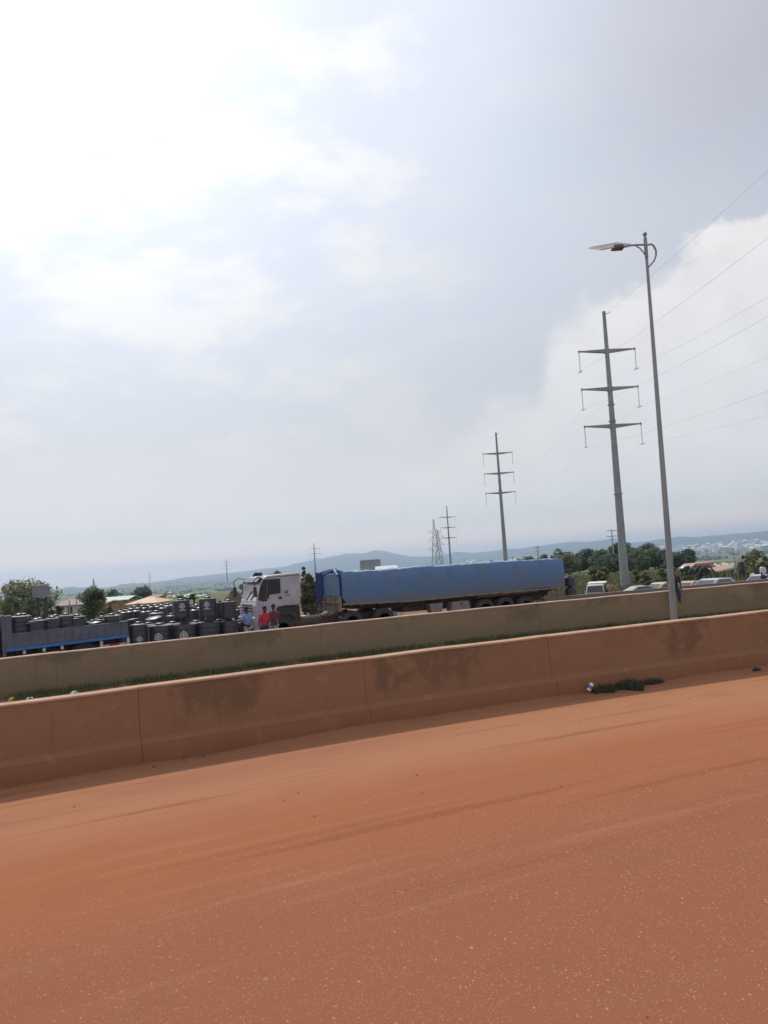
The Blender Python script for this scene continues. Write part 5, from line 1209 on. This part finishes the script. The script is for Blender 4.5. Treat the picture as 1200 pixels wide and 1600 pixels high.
# ------------------------------------------------------------------ people
def skin_mesh(name, J, E, parent, m, root=0, sub=1):
    me = bpy.data.meshes.new(name); me.from_pydata([tuple(j[0]) for j in J], E, []); me.materials.append(m)
    o = link(bpy.data.objects.new(name, me)); o.parent = parent
    sk = o.modifiers.new('skin', 'SKIN'); sk.use_smooth_shade = True
    sv = me.skin_vertices[0].data
    for i, j in enumerate(J): r = j[1] if isinstance(j[1], tuple) else (j[1], j[1]); sv[i].radius = r; sv[i].use_root = (i == root)
    ss_ = o.modifiers.new('sub', 'SUBSURF'); ss_.levels = sub; ss_.render_levels = sub
    return o
def person(loc, face, h, label, top, bottom, pose='stand', shorts=False, sleeve=.5, arms=(8, -6), hold=None):
    k = h/1.75; V3 = lambda x, y, z: Vector((x*k, y*k, z*k))
    t = thing('person', label, 'person', loc, face)
    J = []; E = []
    def a(p, r, par=None): J.append((p, (r*k if not isinstance(r, tuple) else (r[0]*k, r[1]*k)))); E.append((par, len(J)-1)) if par is not None else None; return len(J)-1
    sit = pose == 'sit'; hz0 = .10 if sit else .95
    lean = .10 if sit else 0
    pel = a(V3(0, 0, hz0), (.15, .11)); wa = a(V3(0, -lean*.4, hz0+.14), (.14, .10), pel); chs = a(V3(0, -lean, hz0+.36), (.165, .115), wa)
    nk0 = a(V3(0, -lean-.01, hz0+.51), (.09, .075), chs); nk = a(V3(0, -lean-.03, hz0+.57), .052, nk0)
    hd0 = a(V3(0, -lean-.05, hz0+.63), (.07, .085), nk); hd = a(V3(0, -lean-.045, hz0+.71), (.078, .095), hd0); hd1 = a(V3(0, -lean-.035, hz0+.78), (.06, .07), hd)
    arms_i = []; legs_i = []
    for s, sw in ((-1, arms[0]), (1, arms[1])):
        w_ = math.sin(RAD(sw)); c_ = math.cos(RAD(sw))
        sh = a(V3(s*.185, -lean, hz0+.45), .062, chs)
        el_ = V3(s*.235, -lean-.28*w_, hz0+.45-.28*c_); e = a(el_, .042, sh)
        bend = RAD(sw+(55 if sit else 22)); wr_ = el_+V3(s*-.01, -.25*math.sin(bend), -.25*math.cos(bend)); w2 = a(wr_, .028, e)
        dr = (wr_-el_).normalized(); pm = a(wr_+dr*.05*k, (.036, .020), w2); pk = a(wr_+dr*.085*k, (.038, .017), pm)
        sv_ = Vector((0, 1, 0)).cross(dr).normalized() if abs(dr.y) < .8 else Vector((1, 0, 0)); sd_ = dr.cross(Vector((s, 0, 0))).normalized()
        for q, ln in ((-.026, .058), (-.009, .068), (.009, .064), (.026, .048)):
            b0_ = wr_+dr*.10*k+sd_*q*k; i0 = a(b0_, .0095, pk); i1 = a(b0_+dr*ln*.55*k+Vector((-s*.006*k, 0, 0)), .0085, i0); a(b0_+dr*ln*k+Vector((-s*.018*k, 0, 0)), .007, i1)
        th_ = wr_+dr*.04*k+sd_*.036*k; i0 = a(th_, .011, pm); a(th_+dr*.035*k+sd_*.018*k, .009, i0)
        arms_i.append((J[sh][0], J[e][0], J[w2][0]))
    for s, st in ((-1, 6), (1, -5)):
        hp = a(V3(s*.085, 0, hz0-.06), .088, pel)
        if sit: kn = V3(s*.10, -.40, .05); an = V3(s*.11, -.42, -.36)
        else: kn = V3(s*.10, -.45*math.sin(RAD(st)), .50); an = V3(s*.105, -.45*math.sin(RAD(st))+.1*math.sin(RAD(st)), .09)
        kk = a(kn, .056, hp); cf = a(kn.lerp(an, .35)+V3(0, .015, 0), .052, kk); aa = a(an, .034, cf)
        ft = an+V3(0, -.05, -.055); f0 = a(ft, (.038, .028), aa); a(ft+V3(0, -.12, -.01), (.036, .018), f0)
        legs_i.append((J[hp][0], kn, an))
    skin_mesh('body', J, E, t, M['skin'])
    # face, hair
    hc = V3(0, -lean-.045, hz0+.71)
    obj('nose', MB().add([hc+V3(-.014, -.095, -.02), hc+V3(.014, -.095, -.02), hc+V3(0, -.122, -.022), hc+V3(0, -.095, .022)], [(0, 1, 2), (0, 2, 3), (1, 3, 2), (0, 3, 1)]), M['skin'], t)
    for s in (-1, 1): obj('ear', MB().lathe([(.006*k, -.008*k), (.02*k, 0), (.006*k, .008*k)], 8, c=hc+V3(s*.082, .01, -.005), M=Matrix.Rotation(RAD(90), 3, 'Y')), M['skin'], t)
    hp_ = []
    for i in range(7):
        q = i/6*1.75; hp_.append((max(.004, .094*k*math.sin(q)), .105*k*math.cos(q)))
    hm = MB().lathe(hp_[::-1], 16, c=hc+V3(0, .014, .02)); hm.v = [(v[0], v[1]*1.0+(.012*k if v[2] < hc.z else 0), v[2]) for v in hm.v]
    obj('hair', hm, M['hair'], t, True)
    # clothes follow the body
    JS = [(V3(0, 0, hz0-.03), (.168*k, .13*k)), (V3(0, -lean*.4, hz0+.14), (.158*k, .12*k)), (V3(0, -lean, hz0+.36), (.182*k, .132*k)), (V3(0, -lean-.005, hz0+.50), (.10*k, .088*k))]
    ES = [(0, 1), (1, 2), (2, 3)]
    for sh, e, w_ in arms_i:
        i = len(JS); JS.append((sh, .078*k)); JS.append((sh.lerp(e, .5), .066*k)); ES += [(2, i), (i, i+1)]
        end = sh.lerp(e, .95) if sleeve <= .5 else w_; JS.append((end, .060*k if sleeve <= .5 else .045*k)); ES.append((i+1, i+2))
    skin_mesh('shirt', JS, ES, t, M[top])
    JT = [(V3(0, 0, hz0+.03), (.155*k, .12*k))]; ET = []
    for hp, kn, an in legs_i:
        i = len(JT); JT.append((hp, .103*k)); JT.append((kn if not shorts else hp.lerp(kn, .9), .078*k)); ET += [(0, i), (i, i+1)]
        if not shorts: JT.append((an, .062*k)); ET.append((i+1, i+2))
    skin_mesh('shorts' if shorts else 'trousers', JT, ET, t, M[bottom])
    for hp, kn, an in legs_i:
        obj('shoe', MB().box(an+V3(0, -.07, -.07), (.085*k, .25*k, .055*k), taper=.8), M['hair'], t, bevel=.012)
    return t
p = at(388.5, 1009, 30.4); person((p.x, p.y, far_z(p.x)), RAD(205), 1.62, 'person in a light blue shirt standing in front of the cab grille', 'shirtblue', 'shorts', arms=(10, 14))
p = at(415.5, 1008, 29.6); person((p.x, p.y, far_z(p.x)), RAD(20), 1.63, 'person in a bright red shirt walking beside the white cab', 'shirtred', 'trousers', arms=(-12, 16))
p = at(430.5, 1008, 30.0); person((p.x, p.y, far_z(p.x)), RAD(175), 1.66, 'person in a dark maroon shirt with pale shorts, right of the red-shirted one', 'shirtmaroon', 'shorts', arms=(6, 10))
p = at(1061.5, 921.5, 21.4); Yw = D2+cv(p.x)
person((p.x+.02, D2+cv(p.x)+.05, H2+G*p.x-.02), RAD(-38), 1.22, 'person in navy trousers seated on the second wall beside the street light', 'shirtbrown', 'trousers', 'sit')
p = at(1195.5, 928, 43.5); person((p.x, p.y, at(1196, 878.5, 43.5).z-1.72), RAD(10), 1.75, 'person in a white shirt standing behind the grey wall at the right edge', 'shirtwhite', 'trousers', arms=(4, 8))
# ------------------------------------------------------------------ smoke wisp over the field and air haze
def vol(name, mb, dens, colr, aniso):
    m = bpy.data.materials.new(name); m.use_nodes = True; t = NT(m.node_tree)
    v = t.new('ShaderNodeVolumePrincipled'); v.inputs['Density'].default_value = dens; v.inputs['Color'].default_value = (*colr, 1); v.inputs['Anisotropy'].default_value = aniso
    t.t.links.new(v.outputs[0], t.new('ShaderNodeOutputMaterial').inputs['Volume'])
    return obj(name, mb, m)
hz = vol('haze', MB().b(-11300, 11300, -11300, 11300, -60, 215), 1.9e-4, (.58, .77, 1.), .5)
tagit(hz, kind='stuff')
